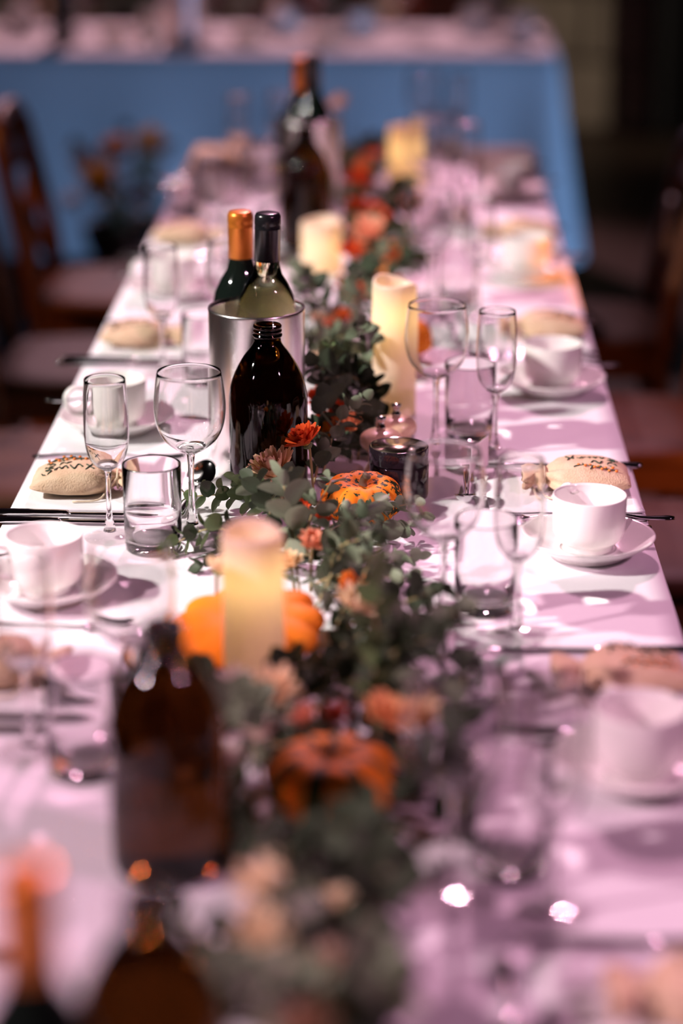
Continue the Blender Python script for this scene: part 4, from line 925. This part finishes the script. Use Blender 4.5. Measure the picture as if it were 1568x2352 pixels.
OBST = [(x_, y_, r_ + 0.016) for x_, y_, r_ in CYL]
y = 1.22; c = 0
while y < 5.0:
    for q in range(0 if 2.28 < y < 2.7 else 2 if 2.0 < y < 2.9 else 9 if y < DENSE else 4):
        for tr in range(30):
            bx, by = (-0.075 if y > 1.8 else -0.045) + random.uniform(-.05, .05 if y > 1.8 else 0.075), y + random.uniform(-.06, .06)
            a = random.uniform(-1.25, 1.25) + (pi if random.random() < 0.5 else 0); L = random.uniform(0.11, 0.17)
            ex, ey = bx + L * sin(a) * 0.8, by + L * cos(a)
            if -0.20 < ex < (0.045 if y > 1.8 else 0.075) and not any(math.hypot(px_ - ox, py_ - oy) < rr for (ox, oy, rr) in OBST for px_, py_ in ((bx, by), (ex, ey), ((bx + ex) / 2, (by + ey) / 2))): break
        else: continue
        low_ = (abs(ex + 0.058) < 0.09 and 1.50 < ey < 1.76) or (ex < -0.04 and 1.9 < ey < 2.2)      # nothing stands up in front of the pumpkins
        sprig((bx, by, random.uniform(0.01, 0.02)), (ex, ey, 0.016 if low_ else random.uniform(0.02, 0.06 if y > 1.8 else 0.08)), random.uniform(0.024, 0.031 if y > 1.8 else 0.036), random.uniform(0.0, 0.006 if low_ else 0.025), 'leaf_dark' if random.random() < 0.5 else None); c += 1
    y += 0.19

# ================================================================ flower stand on the floor and things on the cross table
t = thing('floor_vase', 'tall black vase of flowers on the floor before the cross table', 'vase', (-0.74, 6.02, 0))
part('body', lathe([(p.x, p.y) for p in spline([(0.09, 0, 0), (0.10, 0.01, 0), (0.075, 0.12, 0), (0.085, 0.25, 0), (0.12, 0.36, 0), (0.125, 0.38, 0)], 5)] + [(0.121, 0.381), (0.114, 0.36), (0.079, 0.25), (0.069, 0.12), (0.0003, 0.11)], 36), 'vase_black', t)
register(t)
for k, p, d in (('yellow', (-0.79, 5.93, 0.51), 0.12), ('yellow', (-0.67, 5.95, 0.61), 0.10), ('peach2', (-0.745, 5.88, 0.61), 0.08), ('darkred', (-0.70, 5.93, 0.47), 0.07), ('darkred', (-0.85, 6.0, 0.55), 0.07), ('white', (-0.87, 5.92, 0.46), 0.06)):
    flower(k, p, d, (random.uniform(-.3, .3), -0.8, 0.6), False, 0.0, '%s chrysanthemum in the floor vase' % NICE[k], foot=(-0.74 + (p[0] + 0.74) * 0.3, 6.02 + (p[1] - 6.02) * 0.3, 0.36))
for i in range(12):
    a = 2 * pi * i / 12 + random.uniform(-.2, .2); d = random.uniform(0.08, 0.17)
    sprig((-0.74 + 0.04 * cos(a), 6.02 + 0.04 * sin(a), 0.36), (-0.74 + d * cos(a), 6.02 + d * sin(a), random.uniform(0.40, 0.62)), 0.045, 0.03, random.choice(('leaf_green', 'leaf_dark', 'leaf_grey')), 5, zt=0.0, label='leafy sprig in the floor vase', group='sprigs in the floor vase')
CT = TZ + 0.0014
FT = 'on the cross table'
wine_bottle('black', 'dark wine bottle standing on the cross table near the floor vase', (-1.04, 6.98, CT))
cooler('steel wine cooler standing on the cross table', (-0.68, 7.02, CT))
mill('pale wooden mill on the cross table by the cooler', (-0.768, 6.90, CT))
for i, (x, y) in enumerate(((-1.30, 6.92), (-0.88, 6.95), (-0.48, 6.95), (-0.25, 6.93), (0.12, 7.02), (0.30, 6.93))):
    lab = ('beside the dark bottle', 'between bottle and cooler', 'next to the steel cooler', 'in the middle', 'towards the pier', 'at the pier corner')[i]
    single('napkin', NAPS[i % 3], None, 'folded white napkin %s, %s' % (FT, lab), 'napkin', (x, y, CT), pi / 2, 'napkins')
    if i < 4: pouch('burlap favour pouch %s, %s' % (FT, lab), (x, y, CT + NAP_H), pi / 2 + random.uniform(-.2, .2), i, 'favour pouches')
    x2 = x + (0.10 if i < 5 else 0.06)
    c = thing('coffee_cup', 'white coffee cup %s, %s' % (FT, lab), 'cup', (x2, y + 0.20, CT + 0.0068), 0.5, 'coffee cups'); part('body', CUP, None, c); part('handle', HND, None, c)
    single('saucer', SAU, None, 'white saucer %s, %s' % (FT, lab), 'saucer', (x2, y + 0.20, CT), 0, 'saucers')
    stemglass('wine', 'wine glass %s, %s' % (FT, lab), (x - 0.13, y + 0.19, CT) if i not in (3, 5) else (x - 0.01, y + 0.21, CT) if i == 3 else (x - 0.04, y + 0.132, CT), 0, 'wine glasses')
for i, (x, y, k) in enumerate(((-1.20, 7.25, 'white'), (-1.12, 7.3, 'cream'), (-0.40, 7.28, 'white'), (-0.05, 7.28, 'cream'), (-0.30, 7.3, 'darkred'), (0.02, 7.3, 'darkred'))):
    flower(k, (x, y, 0.06), 0.08, None, False, TZ, '%s chrysanthemum lying on the cross table' % NICE[k])
for o in list(scene.objects):
    if o.parent is None and o.location.y > 6.5 and o.get('category') in ('glass', 'bottle', 'wine cooler', 'mill', 'cup', 'saucer', 'pouch', 'napkin'): register(o)
for i in range(14):
    x = random.uniform(-1.35, 0.15)
    while min(abs(x - q) for q in (-1.20, -1.12, -0.40, -0.05, -0.30, 0.02)) < 0.07: x = random.uniform(-1.35, 0.25)
    sprig((x, 7.27, 0.02), (x + random.uniform(-.12, .12), 7.27 + random.uniform(-.06, .08), random.uniform(0.05, 0.13)), 0.04, 0.03, random.choice(('leaf_green', 'leaf_dark', 'leaf_grey')), 4, label='leafy sprig lying on the cross table', group='sprigs on the cross table')

# glass throws soft caustic light instead of black shadows
for o in scene.objects:
    if o.type == 'MESH' and not o.cycles.is_caustics_caster: o.cycles.is_caustics_receiver = True
